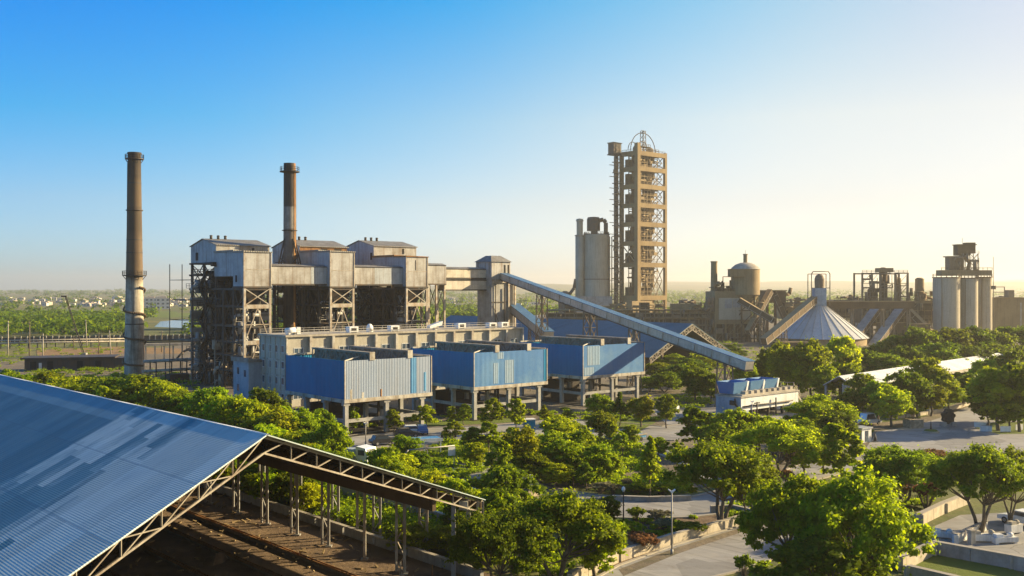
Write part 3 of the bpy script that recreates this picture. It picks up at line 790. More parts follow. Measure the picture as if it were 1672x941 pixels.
# shrubs
for a in [
 (1050,868,902,56,'bush','leaf_red','brown red clipped shrub on the planting bed'),
 (1085,846,868,40,'bush','leaf_grey','grey green shrub at the top of the planting bed'),
 (1120,852,876,60,'bush',D_,'low dark hedge on the planting bed'),
 (1040,828,852,30,'bush',L_,'feathery green shrub below the dark lamp post'),
 (1075,833,852,40,'bush','leaf_grey','pale grey shrub left of the white lamp post'),
 (1525,732,762,46,'bush','leaf_red','reddish round shrub at the near edge of the plaza'),
 (1512,784,832,44,'bush','leaf_red','tall red brown shrub left of the dark umbrella tree'),
 (1478,782,812,40,'bush','leaf_red','small red brown shrub under the wide green plaza tree'),
 (1285,765,800,26,'bush','leaf_red','rust coloured shrub behind the large multi trunk tree'),
 (1215,905,945,30,'bush',D_,'dark shrub on the verge of the front road'),
 (842,784,806,40,'bush',D_,'clipped dark green hedge bush beside the lattice board'),
 (815,790,808,30,'bush',L_,'small green bush beside the cream gate pillar'),
 (980,786,806,40,'bush','leaf_grey','grey green mound shrub at the kerb of the garden island'),
 (1000,790,808,26,'bush','leaf_grey','small grey mound shrub next to the larger one on the garden island'),
 (1024,780,800,18,'bush','leaf_grey','pale dry shrub on the garden island lawn'),
 (1418,700,714,18,'bush',D_,'dark shrub right of the white plaza kiosk'),
 (1040,790,806,40,'bush',L_,'low green shrub on the right lawn of the garden island'),
 (1080,788,808,46,'bush',L_,'low green shrub beside the straight bare trunk')]:
    T(*a, name='shrub', cat='shrub')

# ground cover among the trees and woodland out to the horizon: nobody could count these
def scatter_leaves(name, spots, mat, per, size, seed):
    rg = np.random.default_rng(seed); out = []
    for (x, y, w, h) in spots:
        k = 5
        cen = np.stack([x+rg.normal(size=k)*w*.28, y+rg.normal(size=k)*w*.28, h*(.35+.3*rg.random(k))], axis=1)
        rad = np.full(k, w*.30)
        q = leaf_arrays(rg, cen, rad, per, size if size else w*.16, flat=min(1.0, h/w*.9))
        q[:,2] = np.maximum(q[:,2], .02); out.append(q)
    me = quad_mesh(name, np.concatenate(out), mat)
    o = bpy.data.objects.new(name, me); COL.objects.link(o)
    return tag(o, kind='stuff')
def poly_spots(pts, n, wlo, whi, hk, seed):
    rg = random.Random(seed); P2 = [(p.x, p.y) for p in gp(*pts)]
    xs = [p[0] for p in P2]; ys = [p[1] for p in P2]; out = []; tries = 0
    while len(out) < n and tries < n*60:
        tries += 1
        x = rg.uniform(min(xs), max(xs)); y = rg.uniform(min(ys), max(ys)); ins = False
        for i in range(len(P2)):
            (x1,y1),(x2,y2) = P2[i], P2[i-1]
            if (y1 > y) != (y2 > y) and x < (x2-x1)*(y-y1)/(y2-y1)+x1: ins = not ins
        if ins:
            w = rg.uniform(wlo, whi); out.append((x, y, w, w*hk))
    return out
sp = []
for k, a in enumerate([
 ([(850,735),(980,732),(1050,760),(1000,800),(900,792),(845,775)], 260, .9, 2.6, .6),
 ([(400,760),(600,760),(760,830),(800,880),(700,880),(500,800)], 150, 1.0, 2.4, .6),
 ([(450,815),(560,800),(700,835),(800,870),(800,905),(700,900),(560,860)], 220, 1.2, 2.6, .75),
 ([(0,640),(300,690),(430,740),(420,760),(0,690)], 110, 1.2, 2.6, .6),
 ([(640,742),(760,742),(790,770),(740,790),(660,775)], 110, .7, 1.9, .45),
 ([(1000,790),(1060,775),(1130,782),(1120,804),(1010,804)], 110, .7, 1.8, .4),
 ([(700,727),(880,715),(1030,721),(1060,745),(980,742),(880,738),(720,742)], 170, .8, 2.2, .55),
 ([(880,680),(1000,676),(1100,684),(1100,690),(1000,688),(880,686)], 60, .8, 1.8, .5),
 ([(840,812),(1000,848),(990,862),(820,850)], 70, .7, 1.6, .5),
 ([(1380,790),(1500,760),(1640,748),(1672,760),(1560,790),(1500,830),(1420,835)], 120, .8, 2.0, .5),
 ([(780,850),(960,850),(1000,930),(820,985)], 90, .8, 1.8, .6),
 ([(1180,835),(1300,800),(1420,800),(1330,825),(1200,852)], 60, .8, 1.8, .5),
 ([(1180,600),(1400,590),(1440,640),(1330,655),(1240,640)], 130, 1.5, 3.2, .6),
 ([(1380,660),(1500,650),(1600,630),(1672,620),(1672,640),(1580,655),(1500,675),(1410,690)], 110, 1.0, 2.4, .5),
 ([(1000,850),(1170,842),(1230,850),(1090,890),(980,925)], 60, .5, 1.2, .5),
 ([(1060,655),(1160,640),(1160,668),(1080,676)], 50, 1.0, 2.2, .6),
 ([(1240,930),(1460,840),(1520,870),(1480,960),(1250,980)], 70, .8, 1.8, .6),
 ([(40,600),(200,606),(300,612),(330,640),(250,645),(60,616)], 150, 1.2, 3.0, .6),
 ([(-20,560),(210,556),(200,598),(-20,604)], 130, 1.0, 2.6, .5),
 ([(1060,575),(1180,560),(1260,575),(1250,620),(1160,650),(1080,650)], 170, 1.5, 3.6, .6),
 ([(570,692),(840,676),(930,668),(930,676),(700,692),(575,700)], 90, .6, 1.4, .6)]):
    sp += poly_spots(*a, seed=k)
scatter_leaves('undergrowth', sp, M['leaf'], 130, .26, 3)

def far_spots():
    rg = random.Random(12); out = []
    while len(out) < 3400:
        py = 478 + 76*rg.random()**1.7; px = rg.uniform(-60, 1730)
        g = G(px, py); D = g.y
        d = math.sin(g.x*.004+1)*math.sin(D*.003+g.x*.001) + .5*math.sin(g.x*.013+D*.009)
        if px < 320:
            if 484 < py < 503 and rg.random() < .8: continue
            if 506 < py < 512 and rg.random() < .8: continue
            if 521 < py < 535 and px > 235: continue
            if py > 552 or px > 215 and py > 533: continue
        if 820 < px < 1660 and py > 520: continue
        if d < -.15 and rg.random() < .75: continue
        w = rg.uniform(5, 11)*(1+D/2500)
        out.append((g.x, D, w, w*rg.uniform(.5,.8)))
    return out
fs = far_spots()
scatter_leaves('distant_woodland', fs[::2], M['leaf_dark'], 60, 0, 21)
scatter_leaves('distant_scrub', fs[1::2], M['leaf_dark'], 60, 0, 22)
def clutter(parent, x0, x1, y0, y1, z0, z1, n, seed, m='steel_tan', name='pipework', th=.22):
    rg = random.Random(seed); b = MB(); nx = max(2, int((x1-x0)/3.2)); nz = max(2, int((z1-z0)/3.0))
    for i in range(nx+1):
        x = x0+(x1-x0)*i/nx; b.bar((x,y0,z0),(x,y0,z1-rg.uniform(0,2)),th)
    for k in range(nz):
        z = z0+(z1-z0)*k/nz; b.bar((x0,y0,z),(x1,y0,z),th); 
        if k < nz-1: b.rail([(x0,y0,z),(x1,y0,z)],1.1,.10,2.2)
    for _ in range(n):
        i = rg.randrange(nx); k = rg.randrange(nz); xa = x0+(x1-x0)*i/nx; xb = x0+(x1-x0)*(i+1)/nx; za = z0+(z1-z0)*k/nz; zb = z0+(z1-z0)*(k+1)/nz
        t_ = rg.random()
        if t_ < .35: b.bar((xa,y0,za),(xb,y0,zb),th*.7)
        elif t_ < .55: b.box(xa,xb,y0-.1,y0+rg.uniform(.6,1.6),za,za+rg.uniform(.6,2.2))
        elif t_ < .8: b.path([(xa,y0,za),(xa,y0-.6,(za+zb)/2),(xb,y0-.6,(za+zb)/2),(xb,y0,zb)],rg.uniform(.16,.45),7)
        else: b.cyl(((xa+xb)/2,y0-.2,za),((xa+xb)/2,y0-.2,zb),rg.uniform(.4,.9),None,8)
    return b.build(name, M[m], parent)

# ------------------------------------------------------------------ blue condenser boxes
def blue_box(px, py_base_D, W, label, front, patches, sy):
    D = py_base_D
    loc = ((px-836)/FPX*D, D, 0)
    t = thing('elevated_cooling_unit', label, 'cooling unit', loc, TH, 'blue boxes on concrete legs')
    Lb = 19.7; zb, zs, zt = 5.45, 6.05, 12.25
    for x0, x1, y0, y1, m in ((0,W,0,.12,front),(0,.12,.125,Lb-.125,'blue'),(0,W,Lb-.12,Lb,'blue'),(W-.12,W,.125,Lb-.125,'blue')):
        b = MB(); b.box(x0,x1,y0,y1,zs,zt); b.build('wall_panel', M[m], t)
    for x0, x1, z0, z1, m in patches:
        b = MB(); b.box(x0,x1,-.03,-.004,z0,z1); b.build('patch_sheet', M[m], t)
    b = MB()
    for x, y in ((-.09,-.09),(W-.06,-.09),(-.09,Lb-.06)): b.box(x,x+.16,y,y+.16,zs,zt+.12)
    b.build('corner_trim', M['steel_pale'], t)
    b = MB()
    b.box(-.15,W+.15,-.15,.45,zb,zs-.005); b.box(-.15,W+.15,Lb-.45,Lb+.15,zb,zs-.005)
    b.box(-.15,.45,.455,Lb-.455,zb,zs-.005); b.box(W-.45,W+.15,.455,Lb-.455,zb,zs-.005)
    b.build('edge_beam', M['beam'], t)
    b = MB()
    for k in range(1,5): b.box(k*W/5-.2,k*W/5+.2,.46,Lb-.46,zb+.05,zs-.05)
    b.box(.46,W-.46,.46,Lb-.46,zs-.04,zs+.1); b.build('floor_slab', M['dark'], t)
    b = MB(); b.box(.125,W-.125,.125,Lb-.125,10.6,10.8)
    for i in range(3):
        for j in range(3):
            b.lathe(((i+.5)*W/3,(j+.5)*Lb/3,10.8), [(2.3,0),(2.2,.5),(2.0,.5),(2.0,.06)], 16)
    b.build('fan_deck', M['girder'], t)
    for fx in (.30,.74):
        b = MB(); x = fx*W
        b.box(x-.55,x+.55,-.05,Lb-1.0,13.25,13.45)
        b.build('fan_girder', M['girder'], t)
        g = t.children[-1]
        c = MB(); c.truss((x-.4,.1,13.2),(x-.4,Lb-1.1,13.2),1.55,12,.14); c.truss((x+.4,.1,13.2),(x+.4,Lb-1.1,13.2),1.55,12,.14)
        c.box(x-.12,x+.12,.3,Lb-1.3,11.6,13.15); c.build('girder_web', M['girder'], g)
        c = MB(); c.box(x-.5,x+.5,-.13,-.055,12.15,13.5); c.build('end_plate', M['beam'], g)
    b = MB(); b.bar((.1,.1,12.3),(.30*W-.5,2.6,12.75),.16); b.bar((.74*W+.6,1.5,12.6),(W-.1,.2,12.35),.14)
    b.bar((.2,Lb-.2,12.35),(W-.2,Lb-.2,12.35),.3); b.bar((W-.2,.2,12.35),(W-.2,Lb-.2,12.35),.25)
    b.build('top_rail', M['beam'], t)
    for x in (.45, W*.48, W*.90):
        for y in (.45, Lb*.34, Lb*.66, Lb-.5):
            b = MB(); b.box(x-.33,x+.33,y-.33,y+.33,0,zb-.45); b.box(x-.6,x+.6,y-.36,y+.36,zb-.445,zb-.005)
            b.build('column', M['conc_grey'], t)
    b = MB(); b.box(.8,W*.9-.35,.3,.6,2.2,2.75); b.box(.3,.6,.8,Lb-.9,2.2,2.75); b.box(.8,W*.9-.35,Lb-.65,Lb-.35,2.2,2.75)
    b.box(W*.9-.15,W*.9+.15,.8,Lb-.9,2.2,2.75)
    b.build('tie_beam', M['conc_grey'], t)
    # debris hanging below and shapes parked under the slab
    rg = random.Random(sy)
    for k in range(12):
        x = rg.uniform(1,W-1); y = rg.uniform(.6,Lb*.8); l = rg.uniform(.5,1.8); b = MB(); b.bar((x,y,zb),(x+rg.uniform(-.2,.2),y,zb-l),.09); b.build('hanging_pipe', M['steel'], t)
    b = MB(); b.path([(2,6,4.6),(W*.6,6,4.6),(W*.6,6,.5)],.2,8); b.build('pipe', M['steel'], t)
    b = MB(); b.path([(3,11,4.2),(W-2,11,4.2)],.28,8)
    b.build('pipe', M['steel'], t)
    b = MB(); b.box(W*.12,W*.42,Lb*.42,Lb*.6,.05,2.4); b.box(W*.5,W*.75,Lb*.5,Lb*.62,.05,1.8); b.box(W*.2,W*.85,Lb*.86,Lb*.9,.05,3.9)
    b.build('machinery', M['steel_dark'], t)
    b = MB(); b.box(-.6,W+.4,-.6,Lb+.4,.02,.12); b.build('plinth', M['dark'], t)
    return t
blue_box(563,160,17.2,'elevated box on legs with pale grey corrugated front, nearest of the three blue boxes','grey_faded',
  [(12.9,14.1,6.2,12.2,'blue_patch'),(15.6,16.1,6.4,9.6,'blue_patch'),(1.0,1.4,6.07,7.6,'beam'),(3.2,3.6,6.07,7.0,'beam'),(6.8,7.1,6.07,7.3,'rust')],1)
blue_box(774,180,18.0,'elevated blue box with faded sky blue wall, in the middle of the three','blue_faded',
  [(4.6,5.7,6.4,10.2,'grey_patch'),(7.4,9.6,6.3,10.6,'grey_patch'),(5.6,7.0,10.9,12.1,'grey_patch'),(17.2,17.8,6.2,12.2,'blue')],2)
blue_box(952,202,18.6,'elevated blue box under the long conveyor, farthest right of the three','blue_faded',
  [(1.2,4.8,8.2,12.1,'grey_patch'),(.3,3.2,6.2,7.8,'grey_patch')],3)

# ------------------------------------------------------------------ cream office block
def office():
    D = 200; loc = ((467-836)/FPX*D, D, 0); L, Wd, H = 63.3, 11.2, 14.1
    t = thing('office_block', 'long cream four storey office block with rows of small windows behind the blue boxes', 'building', loc, TH)
    b = MB(); b.box(0,L,0,Wd,0,H); b.build('wall', M['office'], t)
    b = MB(); b.box(-.35,L+.35,-.5,Wd+.35,H+.003,H+.4); rf = b.build('roof', M['conc'], t)
    b = MB(); b.rail([(0,.1,H+.4),(L,.1,H+.4)],.9,.07,2.5); b.rail([(0,Wd-.2,H+.4),(L,Wd-.2,H+.4)],.9,.07,2.5); b.build('roof_railing', M['pole'], rf)
    b = MB()
    for z in (2.9,6.1,9.3): b.box(-.14,-.003,0.05,Wd-.05,z,z+.28)
    b.build('string_course', M['beam'], t)
    for k in range(13):
        x = k*L/12
        b = MB(); b.box(max(0,x-.28),min(L,x+.28),-.75 if k else -.2,-.003,0,H-.05); b.build('pilaster', M['beam'], t)
    b = MB()
    for k in range(6): b.box(-.12,-.003,k*Wd/5-.14 if k else .002,k*Wd/5+.14,0,H-.1)
    b.build('corner_rib', M['office'], t)
    def window(x, y, z, w, h, axis):
        f = MB(); g = MB()
        if axis == 'y':      # on the long front
            f.box(x-w/2-.1,x+w/2+.1,y-.07,y-.004,z-h/2-.1,z-h/2); f.box(x-w/2-.1,x+w/2+.1,y-.07,y-.004,z+h/2,z+h/2+.1)
            for xx in (x-w/2-.1,x-.05,x+w/2): f.box(xx,xx+.1,y-.07,y-.004,z-h/2+.001,z+h/2-.001)
            g.box(x-w/2+.002,x+w/2-.002,y-.03,y-.005,z-h/2+.002,z+h/2-.002)
        else:
            f.box(x-.07,x-.004,y-w/2-.1,y+w/2+.1,z-h/2-.1,z-h/2); f.box(x-.07,x-.004,y-w/2-.1,y+w/2+.1,z+h/2,z+h/2+.1)
            for yy in (y-w/2-.1,y+w/2): f.box(x-.07,x-.004,yy,yy+.1,z-h/2+.001,z+h/2-.001)
            g.box(x-.03,x-.005,y-w/2+.002,y+w/2-.002,z-h/2+.002,z+h/2-.002)
        o = g.build('window', M['glass'], t); f.build('window_frame', M['frame'], o)
    for r_ in range(4):
        for k in range(4): window(0, 1.3+k*2.75, 1.9+r_*3.25, 1.05, 1.35, 'x')
    for k in range(12):
        x = (k+.5)*L/12
        window(x+.2, 0, 11.2, 2.0, 1.1, 'y')
        if k < 10: window(x, 0, 8.0, 2.0, 1.2, 'y')
        if k < 8: window(x, 0, 2.2, 2.0, 1.3, 'y')
    lab = ['cylinder fan on the left end of the office roof','white box vent on the office roof, leftmost box','hooded vent on the office roof beside a box','second white box vent on the office roof',
           'tilted duct hood on the middle of the office roof','small white box vent right of the tilted hood','white box vent near the right end of the office roof','low skylight at the right end of the office roof']
    for i, u in enumerate((2.5, 17, 22, 27, 39, 47, 55, 59.5)):
        q = Matrix.Rotation(TH, 3, 'Z') @ Vector((u, 1.6+(i % 3)*.9, 0))
        v = thing('roof_vent', lab[i], 'roof vent', (loc[0]+q.x, loc[1]+q.y, H+.4), TH, 'vents on the office roof')
        b = MB()
        if i == 0:
            b.cyl((-1.6,0,.7),(.4,0,.9),.7,.6,14); b.box(-1.3,-.9,-.5,.5,0,.5); b.box(0,.4,-.5,.5,0,.5); b.box(.6,1.4,-.5,.5,0,1.5)
        elif i in (2,):
            b.lathe((0,0,0),[(.75,0),(.75,.9),(.5,1.5),(.2,1.7)],14)
        elif i == 4:
            b.prism([(-1.8,.3),(1.6,1.0),(1.8,1.9),(-1.8,.9)],'y',-.6,.6); b.box(-.4,.4,-.4,.4,0,.7)
        else:
            b.box(-1.1,1.1,-.8,.8,.15,1.25); b.box(-1.0,-.8,-.7,.7,0,.149); b.box(.8,1.0,-.7,.7,0,.149)
        b.build('casing', M['white'], v)
        c = MB(); c.box(-.6,.6,-.86,-.8,.35,1.0) if i not in (0,2,4) else c.box(-.3,.3,-.78,-.6,.2,.5)
        c.build('grille', M['dark'], v)
office()
# small light-blue annex beside it
g = G(406, 664); t = thing('annex_house', 'small pale blue house at the left end of the office block', 'house', (g.x-1.2, 206, 0), TH)
b = MB(); b.box(0,4.2,0,7.0,0,8.6); b.build('wall', M['conc_blue'], t)
b = MB(); b.prism([(-.4,8.62),(4.6,8.62),(4.6,8.8),(-.4,9.5)],'y',-.4,7.4); b.build('roof', M['sheet_roof'], t)
for y, z in ((1.6,6.2),(4.8,6.6),(4.8,3.1)):
    b = MB(); b.box(-.04,-.005,y-.5,y+.5,z-.7,z+.7); b.build('window', M['glass'], t)
b = MB(); b.box(1.5,2.6,-.04,-.005,.05,2.2); b.build('door', M['wood'], t)

# ------------------------------------------------------------------ boiler houses
F0 = Vector((-62.5, 232, 0)); AX = Vector((CA, SA, 0)); BX = Vector((-SA, CA, 0))
def gable_house(parent, x0, x1, y0, y1, z0, ze, zr, ridge, side='sheet', end='sheet_blue', roofm='sheet_roof', name='penthouse', holes=()):
    """house with a gable roof; ridge 'x' runs along x"""
    w = MB(); w.box(x0,x1,y0,y1,z0,ze)
    if ridge == 'x':
        ym = (y0+y1)/2
        for x, xa in ((x0, x0+.05),(x1-.05, x1)): w.prism([(y0,ze+.002),(y1,ze+.002),(ym,zr-.02)],'x',x,xa)
    h = w.build(name, M[side], parent)
    e = MB()
    if ridge == 'x':
        e.box(x0-.06,x0-.004,y0+.01,y1-.01,z0+.02,ze); e.prism([(y0+.02,ze+.003),(y1-.02,ze+.003),((y0+y1)/2,zr-.05)],'x',x0-.06,x0-.004)
        e.build('gable_wall', M[end], h)
        r_ = MB(); ov = .35; ym = (y0+y1)/2; s = (zr-ze)/(ym-y0)
        for sgn, ya in ((1, y0-ov),(-1, y1+ov)):
            zl = ze - ov*s
            p = [(ya, zl+.03),(ym, zr+.03),(ym, zr+.18),(ya, zl+.18)]
            r_.prism(p,'x',x0-ov,x1+ov)
        r_.build('roof', M[roofm], h)
    return h
def boiler(idx, s, label):
    o = F0 + AX*s; rg = random.Random(40+idx)
    t = thing('boiler_house', label, 'boiler house', tuple(o), TH, 'three boiler houses in a row')
    aw = 6.9; zan = 24.4; zat = [32.4,33.0,32.2][idx]
    X0, X1, Y0, Y1 = .75, 15.1, 16.6, 31.6
    zb, ze, zr = 30.4, [34.6,34.9,35.6][idx], [36.3,36.8,37.3][idx]
    # penthouse on top
    h = gable_house(t, X0, X1, Y0, Y1, zb, ze, zr, 'x', side='sheet' if idx != 1 else 'rust')
    def op(x0,x1,z0,z1): b = MB(); b.box(x0,x1,Y0-.05,Y0-.005,z0,z1); b.build('opening', M['dark'], h)
    if idx == 1:
        b = MB(); b.box(X0+.02,X1-2.5,Y0-.03,Y0-.004,zb,ze-.8); b.build('rusted_band', M['rust'], h)
        op(7.0,8.9,ze-2.2,ze-.4); op(11.2,13.3,ze-2.2,ze-.4)
    else: op(10.2,10.9,ze-2.0,ze-.5)
    b = MB(); b.box(X0-.1,X0-.062,Y1-4.5,Y1-3.0,zb+.6,zb+2.6) if idx == 0 else b.box(X0-.1,X0-.062,Y0+.8,Y0+1.7,zb+1.4,zb+3.4)
    b.build('opening', M['dark'], h)
    b = MB()
    for k in range(3): b.cyl((X0+2+k*1.9,24.0,zr+.1),(X0+2+k*1.9,24.0,zr+.9),.35,.35,8); b.cyl((X0+2+k*1.9,24.0,zr+.9),(X0+2+k*1.9,24.0,zr+1.1),.5,.2,8)
    b.build('roof_vent', M['steel'], h)
    # annex (bunker house) stepping forward
    w = MB(); w.box(0,aw,0,5.6,zan,zat); ann = w.build('bunker_house', M['sheet'], t)
    w = MB(); w.box(-.06,-.004,.01,5.6,zan+.02,zat-.02); w.build('side_wall', M['sheet_blue'], ann)
    w = MB(); w.box(.25,aw,5.605,16.55,zan+2.4,zat+.2); w.build('rear_bay', M['sheet'], ann)
    w = MB(); w.box(.19,.246,5.61,16.5,zan+2.45,zat+.15); w.build('rear_bay_side', M['sheet_blue'], ann)
    w = MB(); w.prism([(-.3,zat+.01),(aw+.3,zat+.01),(aw+.3,zat+.2),(-.3,zat+.35)],'y',-.3,5.59)
    w.prism([(0,zat+.21),(aw+.25,zat+.21),(aw+.25,zat+.36),(0,zat+.7)],'y',5.60,16.55); w.build('roof', M['sheet_roof'] if idx != 2 else M['rust'], ann)
    w = MB(); w.box(-.1,-.065,3.4,4.3,zan+1.0,zan+2.6); w.build('window', M['dark'], ann)
    if idx == 2: w = MB(); w.box(2.9,3.1,-.05,-.005,zan+4.3,zan+7); w.build('window', M['dark'], ann)
    w = MB(); w.box(-.05,aw+.05,-.07,-.004,zan+3.9,zan+4.02); w.box(-.12,.1,-.12,.1,zan-.2,zat); w.box(aw-.1,aw+.12,-.12,.1,zan-.2,zat); w.build('trim', M['steel_pale'], ann)
    w = MB(); w.box(-.2,aw+.2,-.2,5.8,zan-.45,zan-.005); w.build('floor_beam', M['steel'], ann)
    # hoppers under the bunkers
    for y in (2.8, 8.5, 14.0):
        b = MB(); n = 4; i0 = len(b.v)
        top = [(.6,y-2.3,zan-.5),(aw-.6,y-2.3,zan-.5),(aw-.6,y+2.3,zan-.5),(.6,y+2.3,zan-.5)]
        bot = [(aw/2-.5,y-.5,zan-6),(aw/2+.5,y-.5,zan-6),(aw/2+.5,y+.5,zan-6),(aw/2-.5,y+.5,zan-6)]
        for k in range(4): b.poly([top[k],bot[k],bot[(k+1)%4],top[(k+1)%4]])
        b.poly(bot); b.path([(aw/2,y,zan-6),(aw/2+.6,y+1,zan-11),(aw/2+.6,y+3,3)],.4,8)
        b.build('coal_hopper', M['steel_dark'], t)
    # columns
    cols = []
    for x in (.2, aw-.2):
        for y in (.2, 5.5, 11): cols.append((x,y,zan-.46))
    for x in (X0+.2, 8, X1-.2):
        for y in (Y0+.4, 24, Y1-.3): cols.append((x,y,zb-.005))
    for (x,y,z1) in cols:
        b = MB(); b.box(x-.28,x+.28,y-.28,y+.28,0,z1); b.build('column', M['steel_pale'] if y < 1 else M['steel'], t)
    # floors
    for z in (4.6, 8.2, 11.4, 15.2, 19.9, 24.0, 27.6):
        b = MB(); jx = rg.uniform(-1.2,.6)
        b.box(X0+.5+jx,X1-.5,Y0+.7,Y1-.6,z-.12,z) if z < 27 else b.box(X0+.5,X1-.5,Y0+.7,Y1-.6,z-.12,z)
        for y in (Y0+.4,24,Y1-.3): b.bar((X0-.6,y,z-.35),(X1,y,z-.35),.3,.45)
        for x in (X0+.2,8,X1-.2): b.bar((x,Y0,z-.36),(x,Y1,z-.36),.26,.43)
        if z < zan:
            for x in (.2,aw-.2): b.bar((x,.2,z-.3),(x,Y0,z-.3),.28,.42)
            for y in (.2,5.5,11): b.bar((.2,y,z-.31),(aw-.2,y,z-.31),.26,.4)
            b.box(.5,aw-.5,6,16.3,z-.1,z-.02)
        b.rail([(X0+.3,Y1-.2,z),(X0+.3,Y0+.3,z),(X0+.3+3,Y0+.3,z)],1.1,.09,1.6)
        if rg.random() < .8:
            l = rg.uniform(1.0,2.6); b.box(X0-l,X0-.05,Y0+3,Y1-3,z-.1,z-.01); b.rail([(X0-l,Y0+3,z),(X0-l,Y1-3,z)],1.1,.09,1.8)
        b.build('platform', M['steel'], t)
    for z in (11.4,19.9):
        b = MB(); b.box(.5,aw-.5,-.05,.35,z-.75,z+.2); b.build('front_girder', M['steel_pale'], t)
    # bracing
    b = MB(); w = .2
    b.xbrace((.2,.05,19.9),(aw-.2,.05,19.9),(aw-.2,.05,zan-.5),(.2,.05,zan-.5),w)
    b.bar((.3,.05,11.5),(aw/2,.05,19.2),w); b.bar((aw-.3,.05,11.5),(aw/2,.05,19.2),w); b.bar((.4,.05,15.4),(aw-.4,.05,15.4),w)
    b.bar((.3,.05,2.5),(aw/2,.05,10.8),w); b.bar((aw-.3,.05,2.5),(aw/2,.05,10.8),w); b.bar((.4,.05,6.8),(aw-.4,.05,6.8),w)
    b.build('front_bracing', M['steel_pale'], t)
    b = MB()
    for za, zc in ((.3,7.8),(8.2,15),(15.3,24),(24,30.2)):
        b.xbrace((X0+.1,Y0,za),(X0+.1,24,za),(X0+.1,24,zc),(X0+.1,Y0,zc),.18); b.xbrace((X0+.1,24,za),(X0+.1,Y1,za),(X0+.1,Y1,zc),(X0+.1,24,zc),.18)
        if zc < 24.2:
            c = MB() if za < 1 else c
            c.xbrace((.1,.2,za),(.1,5.5,za),(.1,5.5,zc),(.1,.2,zc),.16); c.xbrace((.1,5.5,za),(.1,11,za),(.1,11,zc),(.1,5.5,zc),.16); c.xbrace((.1,11,za),(.1,Y0,za),(.1,Y0,zc),(.1,11,zc),.16)
            b.xbrace((8,Y0+.2,za),(X1,Y0+.2,za),(X1,Y0+.2,zc),(8,Y0+.2,zc),.18)
        b.bar((X0+.1,Y0,za),(8.05,Y0+.2,za),.16)
        b.xbrace((X0,Y1,za),(8,Y1,za),(8,Y1,zc),(X0,Y1,zc),.18)
    b.build('side_bracing', M['steel'], t); c.build('bunker_bracing', M['steel'], t)
    # casing and ducts
    b = MB(); b.box(4.6,13.6,19.2,29.6,6.5,28.5); b.prism([(4.6,6.49),(13.6,6.49),(10.2,2.2),(8.0,2.2)],'y',19.5,29.3); b.build('boiler_casing', M['dark'], t)
    for (x,y,r,z0,z1) in ((3.0,19.0,.8,3,27),(2.6,27,.6,6,26),(5.2,13.6,.9,0,21),(10.5,17.6,.8,4,28),(13.5,17.4,.6,2,25)):
        b = MB(); b.cyl((x,y,z0),(x,y,z1),r,r,12); b.build('duct', M['steel'] if r > .7 else M['brown'], t)
    b = MB()
    for k in range(16):
        x = rg.uniform(-.5,X1-1); y = rg.uniform(Y0-2,Y1-1); z = rg.uniform(2,25)
        d = Vector((rg.uniform(-3,3),rg.uniform(-4,4),rg.uniform(-4,4)))
        p = Vector((x,y,z)); q = p+Vector((d.x,0,0)); r_ = q+Vector((0,d.y,0)); e = r_+Vector((0,0,d.z if z+d.z > .5 else 2))
        b.path([p,q,r_,e],rg.uniform(.10,.26),6)
    for k in range(10):  # curved fallen pipes low down
        x = rg.uniform(-1.5,8); y = rg.uniform(10,28); r0 = rg.uniform(.8,2)
        b.path([(x,y+r0*math.cos(a*.5),1.2+r0+r0*math.sin(a*.5)) for a in range(9)],.1,5)
    b.build('pipework', M['steel'], t)
    b = MB()
    for k in range(7):  # stair flights up the left side
        z0 = .2+k*4.0; ya, yb = (18,22) if k % 2 else (22,18)
        b.bar((-.6,ya,z0),(-.6,yb,z0+4.0),.12,.3); b.bar((-1.4,ya,z0),(-1.4,yb,z0+4.0),.12,.3)
        b.bar((-1,ya,z0+.1),(-1,yb,z0+4.1),.8,.06); b.box(-1.6,-.3,min(18,22)-1 if ya == 22 else 22,18 if ya == 22 else 23,z0+3.9,z0+4.0)
    b.build('stair', M['steel'], t)
    clutter(t, X0-.4, X1-1, Y0-.9, Y0, 1, 29, 60, 60+idx, 'steel', 'catwalk', .16); clutter(t, .4, aw-.4, 5.8, 8, 1, 22, 26, 70+idx, 'pole', 'pipe_run', .14)
    clutter(t, X0-3.4, X0+3, 23.5, 26, 0, 26, 40, 80+idx, 'pole', 'side_platform', .13); clutter(t, X0-1.2, X0+5, Y0-1.8, Y0, 0, 12, 26, 90+idx, 'steel_pale', 'pipe_run', .13); clutter(t, 7.2, X1-1, Y0-1.4, Y0, 6, 29, 40, 100+idx, 'pole', 'catwalk', .13)
    b = MB(); b.box(X0-1.6,X0+4.6,Y0-1.4,Y0-.3,zb-1.1,zb-.02) if idx == 0 else b.box(X0,X0+2,Y0-.6,Y0-.3,zb-.9,zb-.02)
    b.box(X0-.4,X1+.2,Y0-.28,Y1+.2,zb-.42,zb-.006); b.build('deck', M['steel_dark'], t)
    return t
boiler(0, 0, 'grimy boiler house on an open steel frame, leftmost of the three beside the tall chimney')
boiler(1, 23.0, 'middle boiler house with rusty torn upper wall, behind the banded steel stack')
boiler(2, 45.9, 'boiler house with a clean bluish gable end, rightmost of the three beside the transfer tower')

